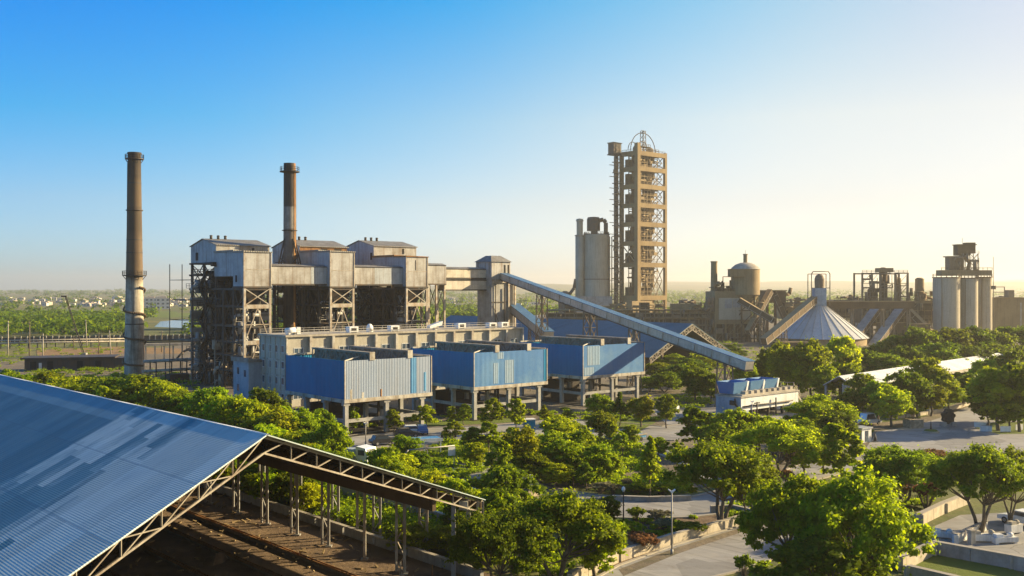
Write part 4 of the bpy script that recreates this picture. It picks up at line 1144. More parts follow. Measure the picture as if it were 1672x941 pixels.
def gallery(name, label, x0, x1, y0, y1, z0, z1, s=0, wall='sheet', legs=(), tone=None):
    o = F0 + AX*(s+x0) + BX*y0
    t = thing(name, label, 'conveyor gallery', tuple(o), TH, 'level galleries between the boiler houses')
    L, Wd = x1-x0, y1-y0
    b = MB(); b.box(0,L,0,Wd,z0,z1); b.build('wall', M[wall], t)
    if tone:
        b = MB(); b.box(tone[0]*L,tone[1]*L,-.03,-.004,z0+.05,z1-.05); b.build('patch_sheet', M['sheet_blue'], t)
    b = MB(); b.prism([(-.25,z1+.005),(Wd+.25,z1+.005),(Wd/2,z1+.55)],'x',-.0,L); b.build('roof', M['sheet_roof'], t)
    b = MB(); b.box(0,L,-.1,Wd+.1,z0-.35,z0-.005); b.box(.01,L-.01,-.08,-.006,z1-.18,z1-.02); b.build('floor_beam', M['steel'], t)
    for x in legs:
        for y in (.3, Wd-.3):
            b = MB(); b.box(x-.25,x+.25,y-.25,y+.25,0,z0-.36); b.build('leg', M['steel_pale'], t)
        b = MB()
        for k in range(4):
            z = 1+k*6; b.xbrace((x,.3,z),(x,Wd-.3,z),(x,Wd-.3,z+5.6),(x,.3,z+5.6),.14)
        b.build('leg_bracing', M['steel'], t)
    return t
gallery('conveyor_gallery','pale level gallery between the left and the middle boiler house',7.05,22.9,1.5,5.2,25.0,29.3,tone=(.72,.99))
gallery('conveyor_gallery','pale level gallery between the middle and the right boiler house',30.1,45.8,1.5,5.2,25.0,29.4,tone=(.45,.99))
t = gallery('conveyor_gallery','short sunlit gallery right of the last boiler house, ending on a tall trestle',53.0,60.0,1.2,5.0,25.2,30.2,legs=(1.2,3.8,6.6))
gallery('conveyor_bridge','grey two tier bridge running into the transfer tower',60.02,74.6,1.6,4.6,23.6,26.2,wall='conv_side')
gallery('conveyor_bridge','upper tier of the grey bridge into the transfer tower',60.02,74.6,1.6,4.6,26.9,29.3,wall='conv_side')

# transfer tower
o = F0 + AX*74.7 - BX*.6
t = thing('transfer_tower','square concrete transfer tower with a hipped cap at the head of the long conveyor','tower',tuple(o),TH)
TW = 6.4
b = MB(); b.box(0,TW,0,TW,0,26.5); b.build('shaft', M['conc_grey'], t)
b = MB(); b.box(-.3,TW+.3,-.3,TW+.3,26.505,31.4); cap = b.build('cap_house', M['sheet'], t)
b = MB(); p = [(-.7,-.7,31.41),(TW+.7,-.7,31.41),(TW+.7,TW+.7,31.41),(-.7,TW+.7,31.41)]; q = [(1.4,2,33.2),(TW-1.4,2,33.2),(TW-1.4,TW-2,33.2),(1.4,TW-2,33.2)]
for k in range(4): b.poly([p[k],p[(k+1)%4],q[(k+1)%4],q[k]])
b.poly(q); b.poly(p[::-1]); b.build('roof', M['sheet_roof'], cap)
for x in (4.6,6.0): b = MB(); b.box(x-.25,x+.25,-.36,-.305,27.6,30.6); b.build('window', M['dark'], cap)
b = MB(); b.cyl((1.2,-.3,0),(1.2,-.3,25),.14,.14,8); b.cyl((4.4,-.4,1),(4.4,-.4,24),.2,.2,8); b.bar((-.2,-.15,20),(TW,-.15,20),.2); b.bar((.4,-.15,19),(3.5,-.15,12),.12); b.build('pipe', M['steel'], t)
b = MB(); b.box(TW+.01,TW+2.0,.3,TW-.2,0,25.0); b.build('side_shaft', M['conc'], t)
for x, y in ((TW+2.1,-.2),(TW-.4,-.3),(TW+2.1,TW)): b = MB(); b.bar((x,y,0),(x,y,26.4),.5); b.build('column', M['steel_pale'], t)
b = MB(); b.box(-.15,TW+2.4,-.55,-.31,25.5,26.4); b.box(-.12,TW+.1,-.14,-.005,13,13.4); b.build('beam', M['steel_pale'], t)
b = MB(); b.box(-.03,-.004,.6,5.6,2,24.5); b.build('stained_panel', M['conc'], t)

# ------------------------------------------------------------------ long inclined conveyor with trestles
def inclined(name, label, p, q, wd, ht, trestles, cat='conveyor', side='conv_side', roof='conv_roof', lattice=True):
    p = Vector(p); q = Vector(q); d = (q-p).normalized(); a = d.cross(Vector((0,0,1))).normalized(); n = a.cross(d).normalized()
    t = thing(name, label, cat, (p.x,p.y,0))
    base = Vector((p.x,p.y,0)); p = p-base; q = q-base
    def sweep(x0,x1,z0,z1,s0=0.0,s1=1.0):
        b = MB(); A = p.lerp(q,s0); B = p.lerp(q,s1)
        c = [A+a*x0+n*z0, A+a*x1+n*z0, A+a*x1+n*z1, A+a*x0+n*z1]; e = [x_+(B-A) for x_ in c]
        for k in range(4): b.poly([c[k],c[(k+1)%4],e[(k+1)%4],e[k]])
        b.poly(c[::-1]); b.poly(e); return b
    h = wd/2
    sweep(-h,h,0,ht).build('wall', M[side], t)
    sweep(-h-.25,h+.25,ht+.004,ht+.16).build('roof', M[roof], t)
    bb = sweep(-h-.06,h+.06,-.4,-.005); bb.build('floor_beam', M['steel'], t)
    b = MB(); L = (q-p).length; k = 0; s = 0
    while s < 1:
        c = p.lerp(q,s)
        for sg in (-1,1): b.bar(c+a*(h+.05)*sg-n*.1, c+a*(h+.05)*sg+n*ht, .16)
        s += 5.5/L
    for sg in (-1,1): b.bar(p+a*(h+.06)*sg-n*.06, q+a*(h+.06)*sg-n*.06, .14)
    for s in (.002,.998): c = p.lerp(q,s); b.bar(c-a*(h+.1)-n*.1, c+a*(h+.1)-n*.1, .14)
    b.build('rib', M['steel_pale'], t)
    for s, wb in trestles:
        c = p.lerp(q,s); zt = c.z-.35
        tr = MB(); dx = Vector((d.x,d.y,0)).normalized()
        legs = [(sg, sd) for sg in (-1,1) for sd in (-1,1)]
        for sg, sd in legs:
            tr.bar(c*1.0+Vector((0,0,zt-c.z))+a*h*.85*sg+dx*wb*sd, Vector((c.x,c.y,0))+a*h*1.25*sg+dx*wb*sd*1.2, .26)
        nlev = max(2, int(zt/3.2))
        def at(z, sg, sd):
            f = 1-z/zt; return Vector((c.x,c.y,z))+a*h*(.85+.4*f)*sg+dx*wb*sd*(1+.2*f)
        for k in range(nlev):
            z0, z1 = zt*k/nlev, zt*(k+1)/nlev
            for (A, B) in (((-1,-1),(1,-1)),((1,-1),(1,1)),((1,1),(-1,1)),((-1,1),(-1,-1))):
                tr.bar(at(z1*.995,*A), at(z1*.995,*B), .14); tr.bar(at(z0,*A), at(z1,*B), .12); tr.bar(at(z0,*B), at(z1,*A), .12)
        tr.build('trestle', M['steel_tan'] if lattice else M['steel'], t)
    return t
pa = F0 + AX*78.6 - BX*1.0 + Vector((0,0,26.6)); pe = Vector((46.0,193.0,8.2))
inclined('inclined_conveyor','long covered conveyor sloping down from the transfer tower to the hopper bins', pa, pe, 2.0, 1.55,
         [(.215,1.3),(.445,1.6),(.625,.9),(.93,1.2)])
pb = F0 + AX*84.0 + BX*1.0 + Vector((0,0,17.5)); pc = Vector((G(893,545,12).x*1.05, 262, 10.5))
inclined('inclined_conveyor','short lower conveyor dropping behind the third blue box from the foot of the transfer tower', pb, pc, 2.6, 2.0, [(.6,.8)])

# ------------------------------------------------------------------ chimneys
D = 272; loc = ((219.5-836)/FPX*D, D, 0)
t = thing('chimney','tall pale brown concrete chimney with a pipe coiled round its lower half','chimney',loc)
b = MB(); prof = []
for k in range(31):
    z = 60.5*k/30; prof.append((2.66-(2.66-1.72)*min(1,z/56), z))
prof += [(1.85,60.5),(1.85,61.0),(1.4,61.0),(1.4,59.5)]
b.lathe((0,0,0), prof, 32); b.build('shaft', M['stack1'], t)
for z, w in ((59.0,.8),(45.0,.35),(27.2,.95)):
    r0 = 2.66-(2.66-1.72)*z/56
    b = MB(); b.lathe((0,0,z),[(r0+.01,0),(r0+w,.15),(r0+w,.35),(r0+.01,.35)],28)
    if w > .5:
        pts = [(math.cos(k*math.pi/10)*(r0+w-.05), math.sin(k*math.pi/10)*(r0+w-.05), z+.35) for k in range(21)]
        b.rail(pts,1.1,.07,1.2)
        for k in range(8):
            a = k*math.pi/4; b.bar((math.cos(a)*r0,math.sin(a)*r0,z-1.0),(math.cos(a)*(r0+w),math.sin(a)*(r0+w),z+.1),.1)
    b.build('walkway', M['steel'], t)
b = MB()
for z in (52.5,37,33.5,14): r0 = 2.66-(2.66-1.72)*z/56; b.lathe((0,0,z),[(r0+.005,0),(r0+.06,.02),(r0+.06,.3),(r0+.005,.32)],28)
b.build('band', M['steel'], t)
b = MB(); pts = []
for k in range(121):
    z = 2.2+21.6*k/120; a = -.4 - k/120*2*math.pi*3.05; r0 = 2.66-(2.66-1.72)*z/56+.42
    pts.append((r0*math.cos(a), r0*math.sin(a), z + .9*math.sin(a+1.2)))
b.path(pts,.27,7); b.build('coiled_pipe', M['brown'], t)
b = MB(); r0 = 2.2
b.bar((-1.9,-1.2,1),(-1.55,-.9,58),.12); b.bar((-1.55,-1.6,1),(-1.2,-1.3,58),.12); b.build('ladder', M['steel'], t)
D = 254; loc = ((473-836)/FPX*D, D, 0)
t = thing('chimney','slim steel stack with black top, white middle and rust streaks behind the boiler gallery','chimney',loc)
b = MB(); b.lathe((0,0,0),[(1.6,0),(1.6,30),(1.5,55.8),(1.3,55.8),(1.3,54)],28); b.build('shaft', M['stack2'], t)
b = MB(); b.lathe((0,0,53.4),[(1.5,0),(2.5,.15),(2.5,.35),(1.5,.35)],24)
b.rail([(math.cos(k*math.pi/8)*2.4, math.sin(k*math.pi/8)*2.4, 53.75) for k in range(17)],1.1,.08,1.2)
b.lathe((0,0,38.5),[(1.5,0),(1.95,.1),(1.95,.25),(1.5,.25)],24); b.build('walkway', M['steel_dark'], t)
b = MB(); b.bar((1.55,-.9,30),(1.45,-.8,54),.12); b.bar((1.75,-.5,30),(1.65,-.4,54),.12); b.build('ladder', M['rust'], t)
b = MB()
for sg in (-1,1):
    b.bar((sg*3.4,-1.2,26),(sg*1.1,-1.1,36.5),.3); b.bar((sg*3.4,1.6,26),(sg*1.1,1.2,36.5),.3); b.bar((sg*3.4,-1.2,26),(-sg*2.0,-1.2,31.5),.22)
    b.bar((sg*3.4,-1.2,0),(sg*3.4,-1.2,26),.35); b.bar((sg*3.4,1.6,0),(sg*3.4,1.6,26),.35)
b.bar((-3.4,-1.2,30.5),(3.0,-1.2,30.5),.2); b.build('support_frame', M['steel'], t)

# ------------------------------------------------------------------ preheater tower
D = 650; loc = ((1041-836)/FPX*D, D, 0)
t = thing('preheater_tower','tallest structure, tan concrete frame tower full of cyclones and ducts','tower',loc,TH)
W_, L_2, HT = 29.0, 15.0, 115.5
lev = [19, 40.7, 54.8, 67.4, 79.8, 92.2, 103.8, 114.0]
for (x,y,w,hh) in ((0,0,2.9,119),(W_-1.4,0,1.9,114.5),(0,L_2-1,2.2,114),(W_-1.4,L_2-1,1.7,114),(W_*.42,L_2-1,1.6,113)):
    b = MB(); b.box(x-w/2+.7,x+w/2+.7,y-w/2+.7,y+w/2+.7,0,hh); b.build('column', M['conc_tan'], t)
for i, z in enumerate(lev):
    b = MB(); d = 3.0
    b.box(2.2,W_-1.6,-.4,1.3,z-d,z); b.box(-.5,1.2,2.2,L_2-1.5,z-d,z); b.box(W_-1.6,W_-.1,1.7,L_2-1.2,z-2,z); b.box(2,W_-1.6,L_2-1,L_2+.4,z-2,z)
    b.build('floor_beam', M['conc_tan'], t)
    b = MB(); b.box(1.25,W_*.72,1.35,L_2-1.05,z-.9,z-.3); b.rail([(2.2,-.2,z),(W_-1.6,-.2,z)],1.2,.16,3); b.rail([(-.3,2.2,z),(-.3,L_2-1.5,z)],1.2,.16,3)
    b.build('floor_slab', M['brown'], t)
rg = random.Random(3)
for i, (za, zc) in enumerate(zip([0]+lev, lev)):
    hh = zc-za
    for (x,y,r) in ((8.0,8.0,3.4),(18.2,7.0,4.3)):
        if i == 0 and x < 10: continue
        b = MB(); zt = zc-1.2; zm = za+hh*.45
        jx = rg.uniform(-.6,.6)
        b.lathe((x+jx,y,0),[(.7,za+.2),(.8,za+hh*.12),(r,zm),(r,zt-.8),(r*.55,zt)],18)
        b.build('cyclone', M['brown'] if (i+int(x)) % 2 else M['tan'], t)
    b = MB()
    b.path([(2.6,4,za+.5),(5,4.5,za+hh*.45),(8,6,zc-1.5)],1.1,10); 
    b.path([(13.2,4+.3*i,za+.2),(13.0,4,za+hh*.6),(16,6,zc-.8)],1.4,10); b.path([(22.6,9,za+.2),(22.8,8,za+hh*.5),(20.5,7,zc-.8)],1.0,10); b.build('duct', M['brown'], t)
b = MB()
for za, zc in zip([0]+lev, lev):
    x = W_-.8
    b.xbrace((W_*.74,L_2-.3,za),(W_-1,L_2-.3,za),(W_-1,L_2-.3,zc-2),(W_*.74,L_2-.3,zc-2),.45)
    b.xbrace((x,1.5,za),(x,L_2-1,za),(x,L_2-1,zc-2),(x,1.5,zc-2),.4)
    b.bar((W_*.74,L_2-.3,za),(W_*.74,L_2-.3,zc),.5)
    m_ = (za+zc)/2; b.bar((W_*.74,3,m_-1),(W_-1,3,m_-1),.35); b.bar((W_*.74,3,za),(W_-1.2,3,m_-1),.35); b.bar((W_-1.2,3,m_-1),(W_*.74,3,zc-1),.35)
b.build('stair_bracing', M['steel_tan'], t)
for k, z in enumerate(lev[:-1]): b = MB(); b.box(2.5,W_*.70,9.5,13.2,z+.02,z+5.5+(k%3)); b.build('machine_housing', M['brown'], t)
clutter(t, 2.4, W_*.76, 2.2, 5, 0, 113, 120, 21, 'tan', 'process_pipework', .3); clutter(t, 3, W_*.7, 10.5, 12, 0, 113, 110, 22, 'brown', 'process_pipework', .4)
clutter(t, -8.2, -.6, 13.2, 15, 0, 112, 60, 23, 'steel_tan', 'ladder_shaft', .28)
b = MB(); b.xbrace((.4,2.5,41),(.4,L_2-2,41),(.4,L_2-2,51.5),(.4,2.5,51.5),.5)
b.build('lower_bracing', M['tan'], t); b = MB(); b.box(-.1,.3,3,12.5,4,16); b.build('wall_panel', M['tan'], t)
# roof: crane ring, mast, drum, box
b = MB(); c = Vector((W_*.42,6,115)); r0 = 12.2
pts = [c+Vector((r0*math.cos(a*math.pi/24), 0, r0*math.sin(a*math.pi/24))) for a in range(25)]
b.path([tuple(p) for p in pts],.28,6)
pts = [c+Vector((-9+4.6*math.cos(a*math.pi/16), 1, 5.4*math.sin(a*math.pi/16))) for a in range(17)]; b.path([tuple(p) for p in pts],.25,6)
pts = [c+Vector((-3+5.0*math.cos(a*math.pi/16), -2, 6.0*math.sin(a*math.pi/16))) for a in range(17)]; b.path([tuple(p) for p in pts],.25,6)
b.build('roof_hoop', M['steel'], t)
b = MB(); mx, my = W_*.42, 6
for sx in (-1,1):
    for sy in (-1,1): b.bar((mx+sx*1.5,my+sy*1.5,114),(mx+sx*1.1,my+sy*1.1,128.5),.3)
for k in range(5):
    z0, z1 = 114+k*2.9, 116.9+k*2.9
    b.xbrace((mx-1.4,my-1.4,z0),(mx+1.4,my-1.4,z0),(mx+1.3,my-1.4,z1),(mx-1.3,my-1.4,z1),.2); b.xbrace((mx-1.4,my-1.4,z0),(mx-1.4,my+1.4,z0),(mx-1.4,my+1.4,z1),(mx-1.4,my-1.4,z1),.2)
b.bar((mx-1.6,my,128.5),(mx+1.6,my,128.5),.5); b.rail([(mx-6,0,114),(mx+9,0,114)],2.0,.25,3); b.rail([(mx-5,4,118),(mx+5,4,118)],1.6,.2,2); b.box(mx-5,mx+5,3.5,8,117.7,118)
b.build('roof_mast', M['steel'], t)
for x, r in ((8,2.0),(19,2.4),(4.5,1.6)):
    b = MB(); b.lathe((x,6,114),[(r,0),(r,2.8),(r*.6,3.8),(.2,4.1)],16); b.build('roof_vessel', M['steel_tan'], t)
b = MB(); b.box(-8.3,-.9,13.5,18.5,112.5,119.6); bx = b.build('head_house', M['steel'], t)
b = MB(); b.box(-8.8,-.4,13.1,18.9,119.605,120.1); b.box(-8.8,-.4,13.1,18.9,111.8,112.495); b.build('roof', M['steel_dark'], bx)
b = MB(); b.cyl((-4.3,15.5,12),(-4.3,15.5,112),1.0,1.0,10); b.cyl((-1.6,16.2,12),(-1.6,16.2,112),.55,.55,8)
for z in range(16,112,7): b.box(-6.2,-.4,14.3,16.9,z,z+.5)
b.build('elevator_leg', M['steel'], t)
b = MB()
for k in range(13):
    z = 14+k*7.6; b.bar((-9.5,16,z),(-1.0,16,z),.4); b.bar((-9.5,18,z),(-1,18,z),.3) if z < 56 else None
for x in (-9.5,-7.4):
    b.bar((x,16,0),(x,16,58),.5); b.bar((x,18,0),(x,18,58),.5)
b.build('pipe_rack', M['steel_tan'], t)
b = MB(); b.box(-7,13,-1.5,1.5,0,15.5) ; b.build('base_house', M['tan'], t)
b = MB(); b.box(3,9,-1.56,-1.505,3,11.5); b.build('door', M['dark'], t)

# concrete silo block beside it
D = 662; loc = ((974-836)/FPX*D, D, 0)
t = thing('blending_silo','fat grey concrete silo with a slim side shaft, left of the tallest tower','silo',loc)
b = MB(); b.lathe((0,0,0),[(8.6,0),(8.6,59),(8.2,59.4)],36); b.build('silo_wall', M['silo'], t)
b = MB(); b.cyl((-11.3,-2,0),(-11.3,-2,58.5),2.9,2.9,20); b.lathe((-11.3,-2,58.5),[(3.4,0),(3.4,.6),(2.1,.7),(2.1,9.6),(2.6,9.8),(2.2,11.2),(.4,11.6)],18); b.build('side_shaft', M['silo'], t)
b = MB(); b.box(-15.5,9.5,-9.8,-4,0,18.5); b.build('base_house', M['conc_grey'], t)
b = MB(); b.box(-3.6,.5,-2.5,2,59.4,69.4); b.box(-4.6,3.2,-3,3,59.42,60); b.lathe((-2,0,0),[(4.4,62),(4.4,69.6),(3.8,71),(.5,71.4)],18)
b.path([(2.2,0,69),(4.6,0,69.5),(6.2,0,67.5),(6.2,0,59.5)],1.4,12); b.build('filter_house', M['steel'], t)
b = MB(); b.rail([(math.cos(k*math.pi/12)*8.3, math.sin(k*math.pi/12)*8.3, 59.4) for k in range(25)],1.6,.22,2); b.box(-8.7,8.7,-.3,.3,59.3,60.2); b.build('roof_railing', M['steel'], t)
b = MB()
for z in (29.5,): b.lathe((0,0,z),[(8.6,0),(8.7,0),(8.7,.6),(8.6,.6)],36)
b.cyl((5,-8.4,0),(5,-8.4,14),.8,.8,10); b.build('band', M['steel_tan'], t)
b = MB(); b.lathe((-21,-2,0),[(4.5,0),(4.5,17),(3,21),(1,22)],18); b.path([(-18,-2,20),(-15,-2,24),(-14,-2,30)],1.1,10); b.build('dust_collector', M['steel'], t)
# ------------------------------------------------------------------ blue gable shed in the middle distance
def loc_ab(px, D): return Vector(((px-836)/FPX*D, D, 0))
o = loc_ab(1129, 300)
t = thing('storage_shed','long blue roofed open ended storage shed behind the long conveyor','shed',tuple(o),TH)
ze, zr, hw, LL = 4.2, 13.2, 18.8, 119
def slope_sheet(x0, z0, x1, z1, th=.14):
    b = MB(); b.prism([(x0,z0),(x1,z1),(x1,z1+th),(x0,z0+th)],'y',-.4,LL); return b
slope_sheet(-hw-.6,ze-.3,-.01,zr).build('roof', M['blue_roof'], t); slope_sheet(.01,zr,hw+.6,ze-.3).build('roof', M['blue_roof'], t)
b = MB()
for sg in (-1,1):
    p = Vector((sg*(hw+.5),-.2,ze-.4)); q = Vector((0,-.2,zr-.1))
    n = Vector((-sg*(zr-ze),0,-hw)).normalized(); b.truss(p,q,1.5,16,.22,n)
b.build('gable_truss', M['girder'], t)
b = MB(); b.prism([(-hw+.8,.1),(hw-.8,.1),(hw-.8,ze-.6),(0,zr-1.2),(-hw+.8,ze-.6)],'y',9,9.3); b.build('gable_shade', M['dark'], t)  # added dark sheet standing in for the shade inside the open gable
b = MB()
for y in (3.5, 20, 40, 60, 80, 100, 118):
    for x in (-hw, hw): b.box(x-.3,x+.3,y-.3,y+.3,0,ze-.4)
b.build('side_columns', M['steel_tan'], t)
for x in (-hw, hw, -hw*.72, hw*.72):
    b = MB(); b.box(x-.3,x+.3,-.35,.25,0,ze-.5 + (zr-ze)*(1-abs(x)/hw)-.3); b.build('column', M['steel_tan'], t)
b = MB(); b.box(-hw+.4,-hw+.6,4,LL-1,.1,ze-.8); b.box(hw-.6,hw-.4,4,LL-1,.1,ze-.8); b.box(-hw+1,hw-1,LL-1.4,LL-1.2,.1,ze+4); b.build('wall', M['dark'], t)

# ------------------------------------------------------------------ foreground shed
Da = 59.0
A = Vector((-.25*Da*1.0, Da, 24-.14615*Da)); A.x = (430-836)/FPX*Da
gv = Vector((1, 2.14, 0)); rv = Vector((-.905, 1, 0))
t = thing('open_shed','large open sided shed with patched blue sheet roof in the near left corner','shed',(A.x,A.y,0))
S = .77; UE = .2066*Da; RL = 78.0
def rp(u, tt, dz=0.0):   # point on the roof: u along the gable (right +), tt along the ridge
    return Vector((gv.x*u + rv.x*tt, gv.y*u + rv.y*tt, A.z - S*abs(u) + dz))
sl_len = math.sqrt(1+2.14**2+S**2)
def slope(sg, name):
    b = MB(); nu, ntt = 16, 40; uv = []; ue = UE*(1.0 if sg > 0 else 1.6)
    for i in range(nu):
        for j in range(ntt):
            q = []
            for di, dj in ((0,0),(1,0),(1,1),(0,1)):
                u = ue*(i+di)/nu*sg; tt = RL*(j+dj)/ntt - (.35 if j+dj == 0 else 0)
                sag = -.10*math.sin(tt*.55)*math.sin(abs(u)*.9)*.4
                q.append((rp(u, tt), (tt, abs(u)*sl_len)))
            if sg > 0: q = q[::-1]
            b.poly([p for p, _ in q]); uv += [c for _, c in q]
    b.uv = uv
    o = b.build(name, M['near_roof'], t, recalc=False)
    if o.data.polygons[0].normal.z < 0: o.data.flip_normals()
    md = o.modifiers.new('thickness','SOLIDIFY'); md.thickness = .07; md.offset = -1
    return o
slope(-1,'roof'); slope(1,'roof')
b = MB(); b.bar(rp(0,-.4,-.015), rp(0,RL,-.015), .18, .06); b.build('ridge_cap', M['white_roof'], t)
# gable trusses at the near end (and frames behind it)
def frame(tt, nm, m, w):
    b = MB()
    for sg in (-1,1):
        ue = UE*(1.0 if sg > 0 else 1.6)
        e = rp(ue*sg, tt, -.22); a = rp(0, tt, -.22); dep = .95
        n = 11 if sg > 0 else 17
        b.bar(a, e, w*1.2); lo = [a.lerp(e, k/n)+Vector((0,0,-dep)) for k in range(n+1)]
        b.bar(lo[0], lo[-1], w*1.1)
        for k in range(n+1):
            p = a.lerp(e, k/n); b.bar(p, lo[k], w*.7)
            if k < n:
                if sg > 0: b.bar(lo[k], p.lerp(a.lerp(e,(k+1)/n), .72), w*.7)
                else:
                    b.bar(p, lo[k+1], w*.7)
                    if k % 2: b.bar(lo[k], a.lerp(e,(k+1)/n), w*.55)
    b.build(nm, m, t)
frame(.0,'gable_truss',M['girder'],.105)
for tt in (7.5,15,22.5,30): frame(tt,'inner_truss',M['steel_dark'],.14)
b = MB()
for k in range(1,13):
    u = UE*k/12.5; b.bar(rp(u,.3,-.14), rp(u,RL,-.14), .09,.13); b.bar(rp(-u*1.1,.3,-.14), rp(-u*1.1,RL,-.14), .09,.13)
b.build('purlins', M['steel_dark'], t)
# deep crane girder running under the right slope, seen against the light
b = MB(); p = rp(UE*.77,1.0); q = rp(UE*.77,RL); p.z = q.z = 6.9; b.bar(p,q,.35,1.7); b.build('crane_girder', M['brown'], t)
b = MB(); e = rp(UE,.1,-.2); f_ = rp(UE,RL,-.2); b.bar(e+Vector((0,0,-.45)), f_+Vector((0,0,-.45)), .12, .6); b.build('eave_fascia', M['brown'], t)
# laced columns on the right side
rn = rv.normalized()
def laced(u, tt, h, nm='column', gap=1.15, broken=False):
    c = rp(u, tt); c.z = 0
    m = MB(); p = c; q = c+rn*gap
    z0 = 2.6 if broken else 0.0
    m.bar(p+Vector((0,0,0)), p+Vector((0,0,h)), .24); m.bar(q+Vector((0,0,z0)), q+Vector((0,0,h)), .2)
    k = 0; z = .4+z0
    while z < h-1.2:
        if not (broken and k % 3 == 1): m.bar((p if k % 2 else q)+Vector((0,0,z)), (q if k % 2 else p)+Vector((0,0,z+1.2)), .08)
        if k % 2 == 0: m.bar(p+Vector((0,0,z)), q+Vector((0,0,z)), .08)
        z += 1.2; k += 1
    m.box(p.x-.3,p.x+.3,p.y-.3,p.y+.3,0,.25)
    m.build(nm, M['steel_pale'] if tt < 9 else M['pole'], t)
ez = rp(UE,0).z
for i, tt in enumerate((4.0,8.4,12.8,17.0,21.4,26,31,36,42,48)):
    laced(UE*.77, tt, 6.05, broken=(i == 1))
for i, tt in enumerate((.2,5.5,11,16.5,22,28,34,40)):
    laced(UE*.985, tt, ez-.3, broken=(i == 0))
for tt in (0.3,):
    for u in (UE*.93, UE*.84): 
        c = rp(u,tt); m = MB(); m.bar((c.x,c.y,0),(c.x,c.y,c.z-1.0),.34,.3); m.build('post', M['pole'], t)
b = MB()   # torn eave end
p = rp(UE,-.1,-.2); b.bar(p, p+Vector((0,0,-2.0)), .12); b.bar(p+Vector((0,0,-1.98)), p+Vector((-.9,.2,-2.3)), .1); b.bar(p+Vector((-.9,.2,-.9)), p+Vector((-.9,.2,-4.0)), .12)
b.bar(p+Vector((-1.3,.2,-.8)), p+Vector((-.2,0,-1.5)), .09); b.bar(p+Vector((-1.7,.3,-2.7)), p+Vector((-.9,.2,-3.3)), .08); b.bar(p+Vector((-.9,.2,-4)), p+Vector((-2.2,.6,-5.4)), .09)
b.build('broken_bracing', M['steel_pale'], t)
b = MB(); c = rp(UE*.9,.3); b.box(c.x-.35,c.x+.35,c.y-.35,c.y+.35,5.6,6.3); b.build('girder_shoe', M['beam'], t)
# left row carries the other eave
for tt in (0.5,9,18,27):
    c = rp(-UE*1.55, tt); m = MB(); m.bar((c.x,c.y,0),(c.x,c.y,c.z-.3),.35); m.build('post', M['steel'], t)
OS = Vector((A.x,A.y,0))
def sp3(u,tt,z=0): v = rp(u,tt); return Vector((OS.x+v.x, OS.y+v.y, z))
sheet('shed_floor', [sp3(-UE*1.7,-6), sp3(UE*.97,-6), sp3(UE*.97,60), sp3(-UE*1.7,60)], Z3+.03, M['shedfloor'])
# low wall along the open side
p, q = sp3(UE*.905,-1.5), sp3(UE*.905,52)
w_ = thing('low_wall','low grey concrete kerb wall along the open side of the near shed','wall',(p.x,p.y,0))
b = MB(); d = (q-p); n = Vector((-d.y,d.x,0)).normalized()
for s0 in range(14):
    a0, a1 = d*(s0/14+.002), d*((s0+1)/14-.002); b.bar(a0+Vector((0,0,.45)), a1+Vector((0,0,.45)), .35, .9)
b.build('wall', M['conc_grey'], w_)
b = MB(); b.bar(Vector((0,0,.95)), d+Vector((0,0,.95)), .45,.1); b.build('coping', M['conc'], w_)
# outer lower retaining wall seen through the columns
p, q = sp3(UE*1.22,2), sp3(UE*1.22,50)
w_ = thing('low_wall','second pale wall among the shrubs outside the near shed','wall',(p.x,p.y,0))
b = MB(); d = q-p; b.bar(Vector((0,0,.8)), d+Vector((0,0,.8)), .3,1.6); b.build('wall', M['conc_grey'], w_)
b = MB(); b.bar(Vector((0,0,1.66)), d+Vector((0,0,1.66)), .42,.1); b.build('coping', M['conc'], w_)
# rails, sleepers and debris on the floor
for k, u in enumerate((.62,.45,.28,.08,-.2)):
    p, q = sp3(UE*u,-2), sp3(UE*u,44)
    r_ = thing('floor_beam',['rusty rail bed on the shed floor nearest the columns','second rail bed on the shed floor','third rail bed on the shed floor counted from the columns','rail bed on the shed floor below the ridge','rail bed on the shed floor farthest from the columns'][k],'rail',(p.x,p.y,0),0,'rail beds on the shed floor')
    b = MB(); d = q-p; b.bar(Vector((0,0,.22)), d+Vector((0,0,.22)), .5,.22); b.build('bed', M['wood'], r_)
    b = MB(); nrm = Vector((-d.y,d.x,0)).normalized()
    for s_ in (-.16,.16): b.bar(nrm*s_+Vector((0,0,.40)), nrm*s_+d+Vector((0,0,.40)), .07,.14)
    b.build('rail', M['rust'], r_)
rg = random.Random(19)
for k in range(9):
    u = rg.uniform(-.35,.55); tt = rg.uniform(2,32); p = sp3(UE*u,tt,Z3+.02); b = MB(); n_ = 14; r0 = rg.uniform(.8,2.0); hh = rg.uniform(.35,.9)
    rings = [[(p.x+r0*f*(1+rg.uniform(-.2,.2))*math.cos(6.283*j/n_), p.y+1.8*r0*f*(1+rg.uniform(-.2,.2))*math.sin(6.283*j/n_), p.z+hh*(1-f**1.5)*(1+rg.uniform(-.1,.1)) if f < .99 else .09) for j in range(n_)] for f in (1,.7,.4,.12)]
    for A_1, B_1 in zip(rings, rings[1:]):
        for j in range(n_): b.poly([A_1[j],A_1[(j+1)%n_],B_1[(j+1)%n_],B_1[j]], True)
    b.poly(rings[-1]); o_ = b.build('spoil_heap', M['soil']); tag(o_, 'low heap of dark spoil on the dim floor of the near shed', 'heap', 'spoil heaps on the shed floor')
rg = random.Random(9); b = MB()
